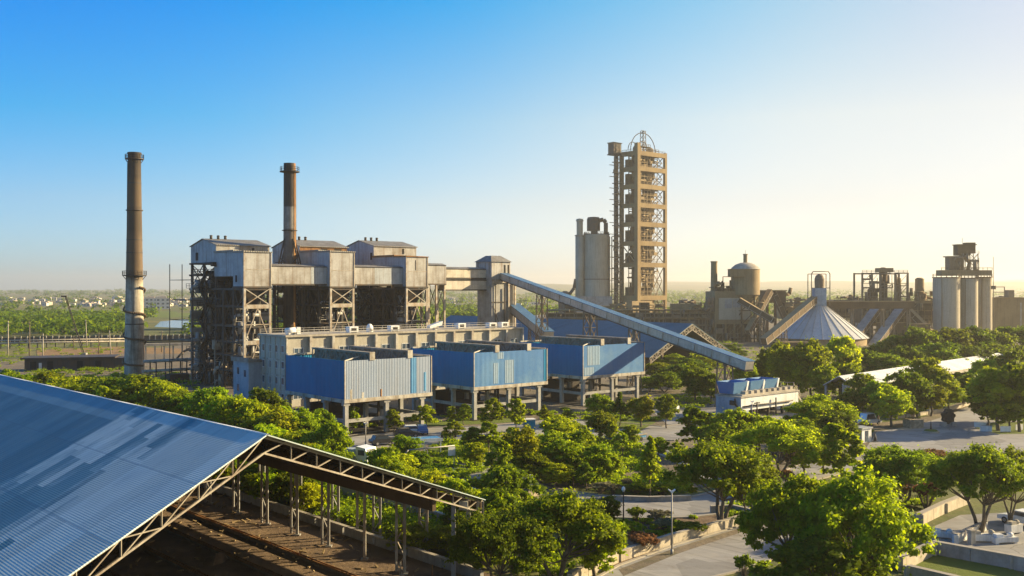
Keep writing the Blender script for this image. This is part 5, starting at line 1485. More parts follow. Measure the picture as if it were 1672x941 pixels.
for k in range(700):
    u = rg.uniform(-.6,.95); tt = rg.uniform(-1,40); p = sp3(UE*u,tt,.17); s_ = rg.uniform(.05,.30)
    q = Matrix.Rotation(rg.random()*6.28,3,'Z') @ Vector((s_*rg.uniform(1,3),0,0)); b.bar(p, p+q+Vector((0,0,rg.uniform(0,.25))), s_*.7, s_*.4)
tag(b.build('floor_rubble', M['tan']), kind='stuff')
# fallen railing and dead saplings on the floor
p = sp3(UE*.74,.5); f_ = thing('fallen_railing','bent pale railing standing in the debris on the shed floor','railing',(p.x,p.y,.1),R(-45))
b = MB(); b.path([(0,0,0),(0,0,1.0),(1.4,0,1.1),(1.5,0,0)],.05); b.path([(.5,0,0),(.5,0,1.05)],.04); b.path([(1,0,0),(1,0,1.08)],.04); b.path([(0,0,.5),(1.5,0,.55)],.04); b.build('frame', M['steel_pale'], f_)
b = MB(); b.path([(-.4,.1,0),(-.5,.2,.9),(-.3,.1,1.9)],.05); b.build('loose_bar', M['rust'], f_)
p = sp3(UE*.70,3.0); f_ = thing('dead_sapling','leafless dead sapling growing from the shed floor','sapling',(p.x,p.y,.1))
b = MB()
for k in range(7):
    a = k*.9; b.path([(0,0,0),(.15*math.cos(a),.15*math.sin(a),.9),(.5*math.cos(a),.5*math.sin(a),1.5+.1*k)],.03,5)
b.build('branches', M['bark_pale'], f_)

# ------------------------------------------------------------------ hopper building at the foot of the conveyor
o = loc_ab(1210, 181)
t = thing('hopper_building','low white and pale blue loading building carrying three bins','building',tuple(o),TH)
b = MB(); b.box(0,18.4,0,5.6,1.6,4.0); b.build('wall', M['white'], t)
b = MB(); b.box(-.05,-.004,.02,5.6,0.02,3.95); b.box(0,2.4,.02,5.4,0,1.595); b.build('end_wall', M['conc_blue'], t)
b = MB(); b.box(-.2,18.6,-.2,5.8,4.005,4.2); b.build('roof', M['conc'], t)
b = MB(); b.box(.8,17.8,.3,5.2,4.205,4.45)
for k in range(9): b.box(2+k*1.8,2.9+k*1.8,.5,1.5,4.455,5.0)
b.build('roof_kerb', M['conc'], t)
for x in (4.5,9,13.5,18):
    b = MB(); b.box(x-.2,x+.2,.2,.6,0,1.595); b.build('leg', M['steel'], t)
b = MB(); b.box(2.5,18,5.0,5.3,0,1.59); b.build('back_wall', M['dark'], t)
b = MB(); b.cyl((0,-.35,2.4),(16,-.35,2.4),.13,.13,8); b.cyl((4.2,-.5,0),(4.2,-.5,3.0),.14,.14,8); b.cyl((10.2,-.5,0),(10.2,-.5,3.4),.14,.14,8); b.box(3.4,5.0,-.6,-.4,2.7,2.9); b.build('pipe', M['steel'], t)
b = MB(); b.path([(-.3,1.2,3.8),(-.5,.8,2.6),(-.2,.5,2.2),(-.9,-.6,.3)],.16); b.box(-.5,-.1,1.2,2.2,2.6,3.4); b.build('machinery', M['steel_dark'], t)
b = MB()
b.bar((18.5,1,4.1),(22.5,1,.3),.2,.4); b.bar((18.5,2,4.1),(22.5,2,.3),.2,.4); b.rail([(18.4,1,4.2),(20.5,1,2.3)],1.1,.09,1.0); b.rail([(14.2,4,4.5),(18.4,1,4.3)],1.3,.09,1.2)
b.build('stair', M['steel_pale'], t)
for i, x in enumerate((.4,5.6,10.2)):
    q = Matrix.Rotation(TH,3,'Z') @ Vector((x,3.6,0))
    v = thing('feed_bin',['open blue bin on the hopper building, leftmost of three','middle one of the blue bins on the hopper building','blue bin nearest the stair on the hopper building'][i],'bin',(o.x+q.x,o.y+q.y,4.46),TH,'bins on the hopper building')
    c = MB(); w0, w1, h = 3.3, 3.9, 2.2
    lo = [(0,-1.5,0),(w0,-1.5,0),(w0,1.5,0),(0,1.5,0)]; hi = [(-.3,-1.9,h),(w1,-1.9,h),(w1,1.9,h),(-.3,1.9,h)]
    for k in range(4): c.poly([lo[k],lo[(k+1)%4],hi[(k+1)%4],hi[k]])
    c.poly(lo[::-1]); bo = c.build('shell', M['blue_faded'], v); bo.modifiers.new('plate','SOLIDIFY').thickness = .08
    c = MB(); c.prism([(w0+.02,0),(w0+.5,0),(w1+.55,h),(w1+.06,h)],'y',-1.9,-1.3); c.build('end_post', M['white'], v)

# long white roofed gallery to the right
p0 = Vector((65.7*1.0,200,0)); p1 = Vector((141,280,0))
t = thing('roofed_gallery','long low gallery with a white sheet roof on posts beyond the plaza trees','gallery',tuple(p0),math.atan2(p1.y-p0.y,p1.x-p0.x))
LW = (p1-p0).length
b = MB(); b.prism([(-3.4,4.2),(0,6.2),(0,6.35),(-3.4,4.35)],'x',0,LW); b.prism([(0,6.2),(3.4,4.2),(3.4,4.35),(0,6.35)],'x',0,LW); b.build('roof', M['white_roof'], t)
b = MB(); b.box(0,LW,-3.45,-3.35,3.5,4.19); b.build('fascia', M['conc'], t)
for k in range(11):
    x = .5+k*(LW-1)/10
    b = MB(); b.box(x-.2,x+.2,-3.2,-2.8,0,4.2); b.box(x-.2,x+.2,2.8,3.2,0,4.2); b.build('post', M['conc_grey'], t)
for x in (LW*.14,LW*.83):
    b = MB(); b.box(x-.15,x+.15,-3.5,-3.3,3.3,6.0); b.build('roof_joint', M['steel_dark'], t)
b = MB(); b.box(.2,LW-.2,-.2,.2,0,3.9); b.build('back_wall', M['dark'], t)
b = MB(); b.box(-1.2,-.1,-3.0,-1.2,0,4.9); b.build('end_pier', M['conc'], t)

# ------------------------------------------------------------------ cone roofed store
D = 425; o = loc_ab(1337, D)
t = thing('cone_store','round store with a wide pale metal cone roof and a small tower at its tip','storage dome',tuple(o))
b = MB(); n = 28; Rr_ = 20.5; z0, z1 = 3.0, 16.8
for k in range(n):
    a0, a1 = 2*math.pi*k/n, 2*math.pi*(k+1)/n
    b.poly([(Rr_*math.cos(a0),Rr_*math.sin(a0),z0),(Rr_*math.cos(a1),Rr_*math.sin(a1),z0),(2.4*math.cos(a1),2.4*math.sin(a1),z1),(2.4*math.cos(a0),2.4*math.sin(a0),z1)])
b.build('cone_roof', M['cone'], t)
b = MB()
for k in range(n):
    a = 2*math.pi*k/n; b.bar((Rr_*math.cos(a),Rr_*math.sin(a),z0+.1),(2.4*math.cos(a),2.4*math.sin(a),z1+.1),.16)
b.build('roof_seam', M['conv_side'], t)
b = MB(); b.lathe((0,0,0),[(19.4,0),(19.4,3.1)],40); b.build('wall', M['tan'], t)
b = MB(); b.box(-2.5,2.5,-2.5,2.5,15.6,24); tw = b.build('tip_tower', M['conc_blue'], t)
b = MB(); b.lathe((.3,0,23.9),[(2.0,.1),(2.1,4.0),(1.6,5.4),(.4,6.1)],16); b.build('vent_drum', M['steel_tan'], tw)
b = MB()
for sx in (-1,1):
    for sy in (-1,1): b.bar((sx*3.9,sy*2.6,16.5),(sx*3.9,sy*2.6,30),.3)
b.path([(-3.9,-2.6,30),(-3.2,-2.6,31),(3.2,-2.6,31),(3.9,-2.6,30)],.2); b.bar((-3.9,2.6,30),(3.9,2.6,30),.3); b.bar((-3.9,-2.6,24),(-2.5,-2.6,24),.25); b.bar((3.9,-2.6,24),(2.5,-2.6,24),.25); b.build('hoist_frame', M['steel_tan'], tw)
# its feeding conveyors
def belt(label, a_, b_, w=2.0, h=1.9, tr=((.5,1.0),)):
    return inclined('inclined_conveyor', label, a_, b_, w, h, list(tr), side='brown', roof='tan')
belt('dusty brown conveyor rising from the left to the tip of the cone roof', P(1248,562,395), P(1331,493,424), 2.6, 2.4, tr=((.35,1.0),))
t = thing('level_conveyor','dusty horizontal conveyor leaving the cone tower to the right','conveyor',tuple(P(1348,500,427)*1.0 - Vector((0,0,P(1348,500,427).z))),R(8))
b = MB(); b.box(0,40,-1.6,1.6,15.0,18.0); b.build('wall', M['brown'], t)
b = MB(); b.box(0,40,-1.9,1.9,18.005,18.3); b.build('roof', M['tan'], t)
for x in (12,26,38):
    b = MB(); b.box(x-.3,x+.3,-1.3,-.8,0,15); b.box(x-.3,x+.3,.8,1.3,0,15); b.build('leg', M['steel_tan'], t)

# ------------------------------------------------------------------ round tank plant
D = 440
o = loc_ab(1178, D)
t = thing('mill_building','dusty mill building with a big pale square panel and cluttered roof, under the domed tank','building',tuple(o),R(6))
b = MB(); b.box(-3,13.6,0,14,8,22.5); b.build('wall', M['tan'], t)
b = MB(); b.box(-1.2,13,-.4,-.01,10,19.6); b.build('pale_panel', M['silo'], t)
b = MB(); b.box(1.4,4.6,-.5,-.41,15,19); b.box(5.2,9.5,-.5,-.41,15.4,19); b.build('panel_stain', M['conc_grey'], t)
for x in (-2.6,2,6,10,13):
    b = MB(); b.box(x-.4,x+.4,.1,.9,0,8); b.build('column', M['tan'], t)
b = MB(); b.box(-3,13.6,3,13.8,0,7.98); b.build('dark_bay', M['brown'], t)
b = MB(); b.rail([(-3,0,22.5),(13.6,0,22.5)],1.2,.16,2)
for k in range(7): x = -2+k*1.9; h = [3,2,4,2.5,5,2,3.5][k]; b.box(x,x+1.2,3+k%3,5+k%3,22.5,22.5+h)
for x in (1,7): b.bar((x,1,22.5),(x,1,29),.3)
b.bar((1,1,29),(7,1,29),.3); b.build('roof_machinery', M['brown'], t)
clutter(t, -3, 13.6, -.9, 2, 0, 8, 14, 5); clutter(t, -7, -3.2, .5, 6, 0, 20, 16, 6); clutter(t, 13.8, 20, 2, 6, 0, 19, 22, 7, 'tan'); clutter(t, -2.6, 12, 2.0, 6, 22.5, 27, 14, 8, 'tan')
# stack
o = loc_ab(1166, D+6); t = thing('chimney','short dusty stack beside the domed tank','chimney',tuple(o))
b = MB(); b.lathe((0,0,0),[(2.2,0),(2.1,22),(1.55,23),(1.4,35.4),(1.6,35.5),(1.6,36),(1.3,36)],18); b.build('shaft', M['tan'], t)
b = MB(); b.lathe((0,0,24),[(1.6,0),(2.4,.1),(2.4,.4),(1.6,.4)],16); b.build('walkway', M['steel_tan'], t)
# tank
o = loc_ab(1217, D+4); t = thing('domed_tank','large dusty tank with a shallow domed top on a steel frame','tank',tuple(o))
b = MB(); b.lathe((0,0,0),[(3.0,16.5),(5.6,20.5),(6.3,21),(6.3,32.3)],24); b.build('shell', M['tan'], t)
b = MB(); b.lathe((0,0,32.31),[(6.6,0),(5.8,1.0),(4.2,2.2),(2.2,2.9),(1.2,3.0)],24); dm = b.build('dome', M['conc'], t)
b = MB(); b.lathe((0,0,35.3),[(.9,0),(.9,3.4),(1.2,3.5),(1.0,3.9)],12); b.bar((0,0,39),(0,0,41),.12); b.build('vent_pipe', M['tan'], dm)
b = MB(); b.box(-8.3,-1.5,-6.6,-2,29,32); b.box(-8.3,0,-6.8,-1.8,32.02,32.4); b.build('side_box', M['tan'], t)
for a in range(6):
    x, y = 5.6*math.cos(a*1.047), 5.6*math.sin(a*1.047); b = MB(); b.bar((x,y,0),(x,y,21),.6); b.build('leg', M['brown'], t)
b = MB()
for k in range(3):
    z = 2+k*6
    for a in range(6):
        p = (5.6*math.cos(a*1.047),5.6*math.sin(a*1.047)); q = (5.6*math.cos((a+1)*1.047),5.6*math.sin((a+1)*1.047)); b.bar((*p,z),(*q,z+5.5),.3); b.bar((*p,z+6),(*q,z+6),.35)
b.build('leg_bracing', M['brown'], t)
# inverted V of conveyors
belt('dusty conveyor climbing to the top of the inverted V beside the domed tank', P(1222,545,436), P(1259,478,450), tr=((.6,.8),))
belt('steep dusty conveyor falling right from the top of the inverted V', P(1279,520,452), P(1259,477,452), tr=())
belt('low dusty conveyor sloping down right in front of the mill building', P(1205,493,425), P(1262,527,418), tr=((.7,.8),))
o = loc_ab(1267, 470); t = thing('crusher_house','dusty boxy crusher house on legs right of the inverted V','building',tuple(o),R(10))
b = MB(); b.box(-5,5,0,8,17,22.5); b.build('wall', M['brown'], t); b = MB(); b.box(-5.4,5.4,-.4,8.4,22.51,23); b.build('roof', M['tan'], t)
for x in (-4,0,4): b = MB(); b.box(x-.5,x+.5,.3,1.3,0,17); b.build('leg', M['brown'], t)
b = MB(); b.path([(5,3,21),(8,3,21),(9,3,24)],.9,8); b.build('duct', M['tan'], t)

# long dusty pipe gallery at the back of the works
o = P(893,505,440); o.z = 0; o2 = P(1160,497,440)
t = thing('pipe_gallery','long dusty brown pipe gallery running behind the blue shed to the mill','pipe gallery',(o.x,o.y,0),R(1))
LG = o2.x-o.x
b = MB(); b.box(0,LG,2,9,0,12.5); b.build('wall', M['brown'], t)
b = MB(); b.box(-.5,LG,1.6,9.4,12.51,13.0); b.build('roof', M['tan'], t)
for k in range(19):
    x = .4+k*(LG-1)/18; b = MB(); b.box(x-.25,x+.25,1.4,1.99,0,15); b.build('column', M['steel_tan'], t)
b = MB()
for z, r in ((4,.5),(7.5,.35),(10.6,.6),(14.2,.45)): b.cyl((0,1.0,z),(LG,1.0,z),r,r,8)
for k in range(26): x = (k*7.13) % LG; b.cyl((x,.7,0+(k%3)*3),(x,.7,5+(k%4)*2.4),.25,.25,6)
b.build('pipe', M['tan'], t)
for k, (x, hh, ww) in enumerate(((8,18,5),(20,16,9),(42,17.5,4),(56,17,10))):
    b = MB(); b.box(x,x+ww,3,8,13.01,hh); b.build('roof_house', M['tan'] if k % 2 else M['brown'], t)
clutter(t, 0, LG, .2, 1, 0, 14.5, 90, 9, 'steel_tan', 'rack'); clutter(t, LG*.25, LG, 3, 5, 13, 17.5, 34, 10, 'tan', 'roof_machinery')
o = P(836,498,470); t = thing('low_store','low dusty store with a tan roof between transfer tower and silo','building',(o.x,o.y,0),R(3))
b = MB(); b.box(0,34,0,12,0,8); b.build('wall', M['tan'], t); b = MB(); b.prism([(-.5,8.01),(12.5,8.01),(6,11)],'x',-.5,34.5); b.build('roof', M['conc_grey'], t)
for k in range(5): b = MB(); b.box(3+k*6.4,5+k*6.4,-.06,-.005,3,5.5); b.build('window', M['dark'], t)

# ------------------------------------------------------------------ right hand silos
D = 445
sil = [(1545.5,22.5,28.2,5.75,'widest pale silo, leftmost of the three'),(1581,25,28.0,4.0,'middle pale silo of the three'),(1607,30,28.4,3.3,'narrow pale silo, right of the three')]
for px, dd, h, r0, lb in sil:
    o = loc_ab(px, D+dd-22)
    t = thing('silo', lb+' under the cluttered headframe', 'silo', tuple(o), 0, 'pale silos at the right')
    b = MB(); b.lathe((0,0,0),[(r0,0),(r0,h),(r0-.2,h+.3)],30); b.build('silo_wall', M['silo'], t)
    b = MB(); b.lathe((0,0,h+.3),[(r0+.3,0),(r0+.3,.4)],30); b.rail([(math.cos(k*math.pi/8)*r0,math.sin(k*math.pi/8)*r0,h+.7) for k in range(17)],1.3,.14,2); b.build('roof_railing', M['steel_tan'], t)
    b = MB(); b.cyl((-r0*.7,-r0*.78,0),(-r0*.7,-r0*.78,h),.16,.16,6); b.build('drain_pipe', M['tan'], t)
o = loc_ab(1545, D+1)
t = thing('headframe','cluttered elevator headframe and gallery standing on the pale silos','headframe',(o.x,o.y,29.0),R(4))
b = MB(); b.box(-3,20.5,-1.5,3.5,.6,3.0); b.build('gallery', M['tan'], t)
b = MB(); b.box(1,6,-1,3,3.02,8.8); b.box(.2,6.6,-1.4,3.4,8.83,9.3); b.build('lower_house', M['steel_tan'], t); clutter(t, 3.5, 14.5, -1.3, 1, 3, 10.4, 16, 14, 'steel_tan', 'ladder_frame', .16)
b = MB(); b.box(4.8,10.5,-1,3,9.6,14.2); b.box(9.2,13.2,-.8,2.8,10.5,15.4); b.box(4.4,13.6,-1.3,3.3,14.22,14.6); b.build('upper_house', M['brown'], t)
b = MB(); b.cyl((7.5,1,3),(7.5,1,9.6),1.2,1.2,10); b.path([(8.2,1,9.5),(11.5,1,6.5),(10.5,1,3)],.9,8)
for x in (6.6,10.4,14.2):
    for y in (-1,3): b.bar((x,y,3),(x,y,10.5),.3)
for za, zc in ((3,6.6),(6.6,10.4)): b.xbrace((10.4,-1,za),(14.2,-1,za),(14.2,-1,zc),(10.4,-1,zc),.2)
b.rail([(-3,-1.5,3),(20.5,-1.5,3)],1.2,.14,2); b.rail([(9,-1.2,10.4),(14.6,-1.2,10.4)],1.2,.12,1.5); b.bar((8,1,14.5),(8,1,17.5),.12); b.build('tower_frame', M['steel_tan'], t)
o = loc_ab(1622, D); t = thing('mast','thin mast right of the pale silos','mast',tuple(o))
b = MB(); b.cyl((0,0,0),(0,0,38),.28,.10,8); b.build('pole', M['steel_tan'], t); b = MB(); b.box(-.9,.9,-.5,.5,23.4,25); b.box(-.5,.5,-.4,.4,0,1.2); b.build('bracket', M['steel_tan'], t)
o = loc_ab(1646, D+30); t = thing('square_store','plain dusty concrete store at the right edge behind the mast','building',tuple(o),R(12))
b = MB(); b.box(-8,12,0,12,0,19); b.build('wall', M['tan'], t); b = MB(); b.box(-8.4,12.4,-.4,12.4,19.01,19.5); b.build('roof', M['conc_tan'], t)
b = MB(); b.rail([(-8,0,19.5),(-2,0,19.5)],5,.3,5.9); b.box(2,5,2,5,19.52,23); b.build('roof_frame', M['steel_tan'], t)
b = MB(); b.box(6.5,7.5,-.05,-.005,2,17); b.build('bright_stripe', M['conc'], t)

# gantry structures between cone and silos
o = loc_ab(1452, 455)
t = thing('gantry_structure','dusty steel gantry with vessels and frames on a long deck, between cone roof and silos','gantry',tuple(o),R(5))
b = MB(); b.box(-14,24,0,10,17.0,18.2); b.build('deck', M['tan'], t)
b = MB(); b.box(-13,23,1,9,8,16.99); b.build('lower_wall', M['brown'], t)
for x in (-12.6,-4,3,9,14,22):
    for y in (.4,9): b = MB(); b.box(x-.35,x+.35,y-.35,y+.35,0,31 if -14 < x < 12 else 22); b.build('column', M['steel_tan'], t)
for p_, q_, w_b in (((-12.6,.4,30.6),(1,.4,30.6),.7),((3,.4,30.8),(9,.4,30.8),.6),((-12.6,9,30.6),(9,9,30.6),.6),((3,.4,25),(9,.4,25),.4)):
    b = MB(); b.bar(p_,q_,w_b); b.build('beam', M['steel_tan'], t)
b = MB(); b.bar((-4,.4,25),(1,.4,25),.4)
b.build('beam', M['steel_tan'], t); b = MB(); b.xbrace((3,.4,18.2),(9,.4,18.2),(9,.4,25),(3,.4,25),.25); b.build('bracing', M['steel_tan'], t)
for pts_ in ([(-14,0,18.2),(24,0,18.2)],[(-12.6,.4,30.9),(9,.4,30.9)]): b = MB(); b.rail(pts_,1.25,.15,2); b.build('railing', M['steel_tan'], t)
clutter(t, -13, 23, -.8, 3, 0, 17, 50, 11, 'tan'); clutter(t, -12, 9, 1.5, 3, 18.2, 30, 34, 12); clutter(t, 9, 28, 1.0, 3, 17, 24, 18, 13, 'tan')
for x, r, z0, z1 in ((-1,1.8,18.2,33.5),(6,1.5,18.2,29),(-6,2.2,18.2,24),(16.5,2.0,18.2,28.8),(17,2.6,10,22)):
    b = MB(); b.lathe((x,4,0),[(r,z0),(r,z1-.6),(r*.5,z1)],14); b.build('vessel', M['brown'] if x < 0 else M['tan'], t)
b = MB(); b.path([(19,4,20),(23,4,19),(25,4,14),(28,4,12)],.6,8); b.build('duct', M['tan'], t); b = MB(); b.path([(26,2,9),(26,2,23),(27,2,25),(30,2,25)],.5,8); b.build('duct', M['tan'], t); b = MB(); b.box(-4,3,2,6,31.2,33.2); b.build('top_box', M['tan'], t)
for k, (x0,y0,x1,y1) in enumerate(((1388,568,1436,503),(1425,572,1476,503))):
    inclined('inclined_conveyor',['pale topped chute conveyor right of the cone roof, the left of a parallel pair','pale topped chute conveyor, the right of a parallel pair below the gantry'][k], P(x0,y0,418), P(x1,y1,446), 3.4, 2.2, [(.55,.8)], side='brown', roof='conc_grey')
inclined('inclined_conveyor','dusty conveyor falling right from the gantry to the silo foot', P(1520,548,436), P(1478,506,446), 2.4, 2.0, [(.5,.6)], side='brown', roof='tan')
for k, (px, top, wd, dd) in enumerate(((1408,535,26,432),(1462,528,40,436),(1505,530,30,432),(1300,560,60,402))):
    o = loc_ab(px, dd); hh = CAMZ-(top-HY)/FPX*dd; ww = wd/FPX*dd
    t = thing('service_shed',['small dusty shed right of the cone roof','dusty shed under the parallel chutes','dusty shed at the foot of the silos','low dusty wall shed in front of the cone roof'][k],'shed',tuple(o),R(8))
    b = MB(); b.box(-ww/2,ww/2,0,6,0,hh); b.build('wall', M['brown'], t); b = MB(); b.box(-ww/2-.3,ww/2+.3,-.3,6.3,hh+.005,hh+.3); b.build('roof', M['tan'], t)
    for j in range(3):
        x = -ww/2+ww*(j+.5)/3; b = MB(); b.box(x-.6,x+.6,-.06,-.005,hh*.3,hh*.65); b.build('window', M['dark'], t)

# more of the dusty process plant between the tall tower and the silos
def process_block(label, px, D_, w, top, seed, roof_bits=True):
    rg = random.Random(seed); o = loc_ab(px, D_); ww = w/FPX*D_; hh = CAMZ-(top-HY)/FPX*D_
    t = thing('process_building', label, 'building', tuple(o), R(rg.uniform(4,14)))
    b = MB(); b.box(-ww/2,ww/2,0,9,hh*.45,hh*.86); b.build('wall', M[('tan','brown','silo')[seed % 3]], t)
    b = MB(); b.box(-ww/2-.4,ww/2+.4,-.4,9.4,hh*.865,hh*.90); b.build('roof', M['steel_tan'], t)
    for k in range(4):
        x = -ww/2+.5+(ww-1)*k/3; b = MB(); b.box(x-.35,x+.35,.1,.8,0,hh*.448); b.build('column', M['steel_tan'], t)
    clutter(t, -ww/2-2, ww/2+2, -1.2, .5, 0, hh*.86, 26, seed*7, 'tan'); clutter(t, -ww/2, ww/2, 1, 3, hh*.9, hh, 12, seed*7+1, 'steel_tan', 'roof_frame')
    b = MB(); b.lathe((ww*.22,4,hh*.9),[(1.5,0),(1.5,hh*.10),(.6,hh*.14)],12); b.build('vessel', M['brown'], t)
    for k in range(3): x = -ww/2+ww*(k+.5)/3; b = MB(); b.box(x-.7,x+.7,-.06,-.005,hh*.6,hh*.75); b.build('window', M['dark'], t)
for i, a_ in enumerate([('dusty process building between the inverted V conveyors and the cone roof',1298,505,44,488),('dusty process building right behind the cone tip tower',1385,500,46,484),
    ('low process building under the gantry, left of the chute conveyors',1420,470,34,506),('process building behind the parallel chute conveyors',1500,480,44,496),
    ('process building left of the mill building at the pipe gallery end',1128,470,36,492),('dusty building right behind the last pale silo',1634,500,36,486)]):
    process_block(*a_, seed=i+3)
# ------------------------------------------------------------------ walls, lamps and yard things in the foreground
def wall_run(label, pts, h, th=.3, m='wall', seg=3.0, cope=True, name='boundary_wall', cat='wall', group=None):
    pts = [Vector((p[0],p[1],0)) for p in pts]; o = pts[0]
    t = thing(name, label, cat, tuple(o), 0, group)
    b = MB(); c = MB()
    for p, q in zip(pts, pts[1:]):
        p = p-o; q = q-o; L = (q-p).length; n = max(1, round(L/seg))
        for k in range(n):
            a0 = p.lerp(q, k/n+.004); a1 = p.lerp(q, (k+1)/n-.004)
            b.bar(a0+Vector((0,0,h/2)), a1+Vector((0,0,h/2)), th, h)
        c.bar(p+Vector((0,0,h+.045)), q+Vector((0,0,h+.045)), th+.12, .08)
        b.box(p.x-th*.7,p.x+th*.7,p.y-th*.7,p.y+th*.7,0,h-.01)
    b.build('wall', M[m], t)
    if cope: c.build('coping', M['kerb'], t)
    return t
wall_run('long sunlit wall between planting bed and front road, with the white lamp post', gp((930,955),(1010,918),(1095,890),(1180,866),(1243,848)), .95)
wall_run('low wall turning the corner at the right end of the planting bed', gp((1243,847),(1196,836),(1160,838)), .7, m='conc_grey')
wall_run('far wall of the sunken lawn', gp((1523,905),(1652,929),(1760,950)), 1.15, .45, m='conc_grey')
wall_run('left side wall of the sunken lawn', gp((1521,907),(1470,934)), 1.15, .45)
wall_run('near wall of the sunken lawn at the bottom edge', gp((1484,944),(1600,972),(1720,1000)), 1.0, .45)
wall_run('sunlit wall beside the parking court under the red brown shrub', gp((1500,858),(1540,838),(1580,822)), 1.1, .5)
wall_run('white dividing wall across the parking court', gp((1560,889),(1610,866)), .9, .3, m='conc_white')
wall_run('low kerb wall behind the plaza lawn', gp((1450,686),(1500,680),(1545,672),(1590,660)), .6, .35)
wall_run('stone edge of the garden island lawn beside the loop road', gp((1000,818),(1060,820),(1128,818)), .55, .4, m='conc_grey', seg=1.8)
wall_run('rough stone garden wall right of the shed eave', gp((832,823),(858,817),(882,811)), .9, .5, m='stone', cope=False, seg=1.0)
wall_run('white wall with a blue gate beside the plaza lawn oval', gp((1602,705),(1620,706)), 1.0, .2, m='conc_white', seg=2)
def lamp(label, px, base, top, white):
    g = G(px, base); h = (base-top)/FPX*g.y
    t = thing('street_lamp', label, 'street lamp', tuple(g), 0)
    b = MB(); b.cyl((0,0,0),(0,0,.5),.13,.13,10); b.cyl((0,0,.5),(0,0,h-.25),.075,.055,10); b.build('pole', M['pole'] if white else M['steel_dark'], t)
    b = MB()
    if white:
        for sg in (-1,1): b.prism([(0,h-.3),(sg*.32,h-.02),(sg*.30,h+.08),(0,h-.12)] if sg > 0 else [(0,h-.12),(sg*.30,h+.08),(sg*.32,h-.02),(0,h-.3)],'y',-.12,.12)
    else: b.lathe((0,0,h-.3),[(.08,0),(.2,.2),(.16,.42),(.03,.5)],10)
    b.build('lamp_head', M['lamp'], t)
lamp('tall street lamp with white forked head at the long wall by the front road',1097,906,800,True)
lamp('dark street lamp with a lantern head at the planting bed left of the white one',1018,872,798,False)
lamp('thin pale lamp post beside the first blue box road',597,728,690,True)
lamp('thin lamp post standing left of the second blue box front column',1228,690,655,True)
# signs, piers
def pier(label, px, base, w, h, m='conc_white', cat='pillar', name='gate_pillar'):
    g = G(px, base); t = thing(name, label, cat, tuple(g), R(20))
    b = MB(); b.box(-w/2,w/2,-w/2,w/2,0,h); b.build('shaft', M[m], t); b = MB(); b.box(-w/2-.08,w/2+.08,-w/2-.08,w/2+.08,h+.003,h+.14); b.build('cap', M['kerb'], t)
pier('cream gate pillar on the garden forecourt',797,797,.8,1.1)
pier('small white pillar on the plaza kerb left of the sculpture',1518,677,.8,1.0)
pier('grey concrete pillar in the parking court',1586,890,.5,1.3,'conc_grey')
g = G(860,808); t = thing('lattice_board','white lattice board standing on the garden wall','board',tuple(g),R(25))
b = MB(); b.box(-.75,.75,-.05,.05,.9,2.3); b.build('board', M['conc_white'], t); b = MB()
for k in range(5): b.box(-.75+k*.34,-.70+k*.34,-.09,-.052,.9,2.3); b.box(-.74,.74,-.085,-.055,.95+k*.3,1.0+k*.3)
b.build('lattice', M['wood'], t); b = MB(); b.box(-.7,-.55,-.05,.05,0,.899); b.box(.55,.7,-.05,.05,0,.899); b.build('leg', M['wood'], t)
g = G(662,772); t = thing('pipe_gantry','pale pipe gantry with a white sign plate over the forecourt road','gantry',tuple(g),R(28))
h = 2.9; L = 7.0
b = MB(); b.path([(0,0,0),(0,0,h-.4),(.4,0,h),(L,0,h+.1)],.09,8); b.build('pipe_arm', M['pole'], t)
b = MB(); b.box(L-.9,L+.1,-.05,.05,h-1.2,h-.05); b.build('sign_plate', M['white'], t); b = MB(); b.bar((L,.12,0),(L,.12,h),.12); b.bar((L*.45,.1,0),(L*.45,.1,h),.08); b.build('post', M['pole'], t)
g = G(690,742); t = thing('canopy','flat blue canopy on a white frame beside the service road','canopy',tuple(g),R(20))
b = MB(); b.box(-2.6,2.6,-1.2,1.6,2.1,2.3); b.build('roof', M['blue_patch'], t); b = MB(); b.box(-2.7,2.7,-1.3,-1.21,1.95,2.4); b.build('fascia', M['white'], t)
for x in (-2.4,0,2.4):
    b = MB(); b.box(x-.08,x+.08,-1.15,-1.0,0,2.09); b.build('post', M['white'], t)
g = G(866,706); t = thing('site_cabin','small dark blue cabin with a pale lid among the garden trees','cabin',tuple(g),R(12))
b = MB(); b.box(-.85,.85,0,1.6,.1,2.0); b.build('body', M['blue'], t); b = MB(); b.box(-.95,.95,-.1,1.7,2.003,2.15); b.build('lid', M['conc_white'], t); b = MB(); b.box(-.8,.8,.1,1.5,0,.099); b.build('skid', M['steel_dark'], t)
g = G(1022,722); t = thing('flatbed_trailer','low blue flatbed trailer with a pale rim parked at the service road','trailer',tuple(g),R(38))
b = MB(); b.box(-3.4,3.4,-1.1,1.1,.6,1.15); b.build('bed', M['blue_patch'], t); b = MB(); b.box(-3.5,3.5,-1.2,-1.103,1.0,1.25); b.box(-3.5,3.5,1.103,1.2,1.0,1.25); b.build('rim', M['conc'], t)
for x in (-2.2,2.2):
    for y in (-1,1): b = MB(); b.cyl((x,y-.12,.4),(x,y+.12,.4),.4,.4,14); b.build('wheel', M['tyre'], t)

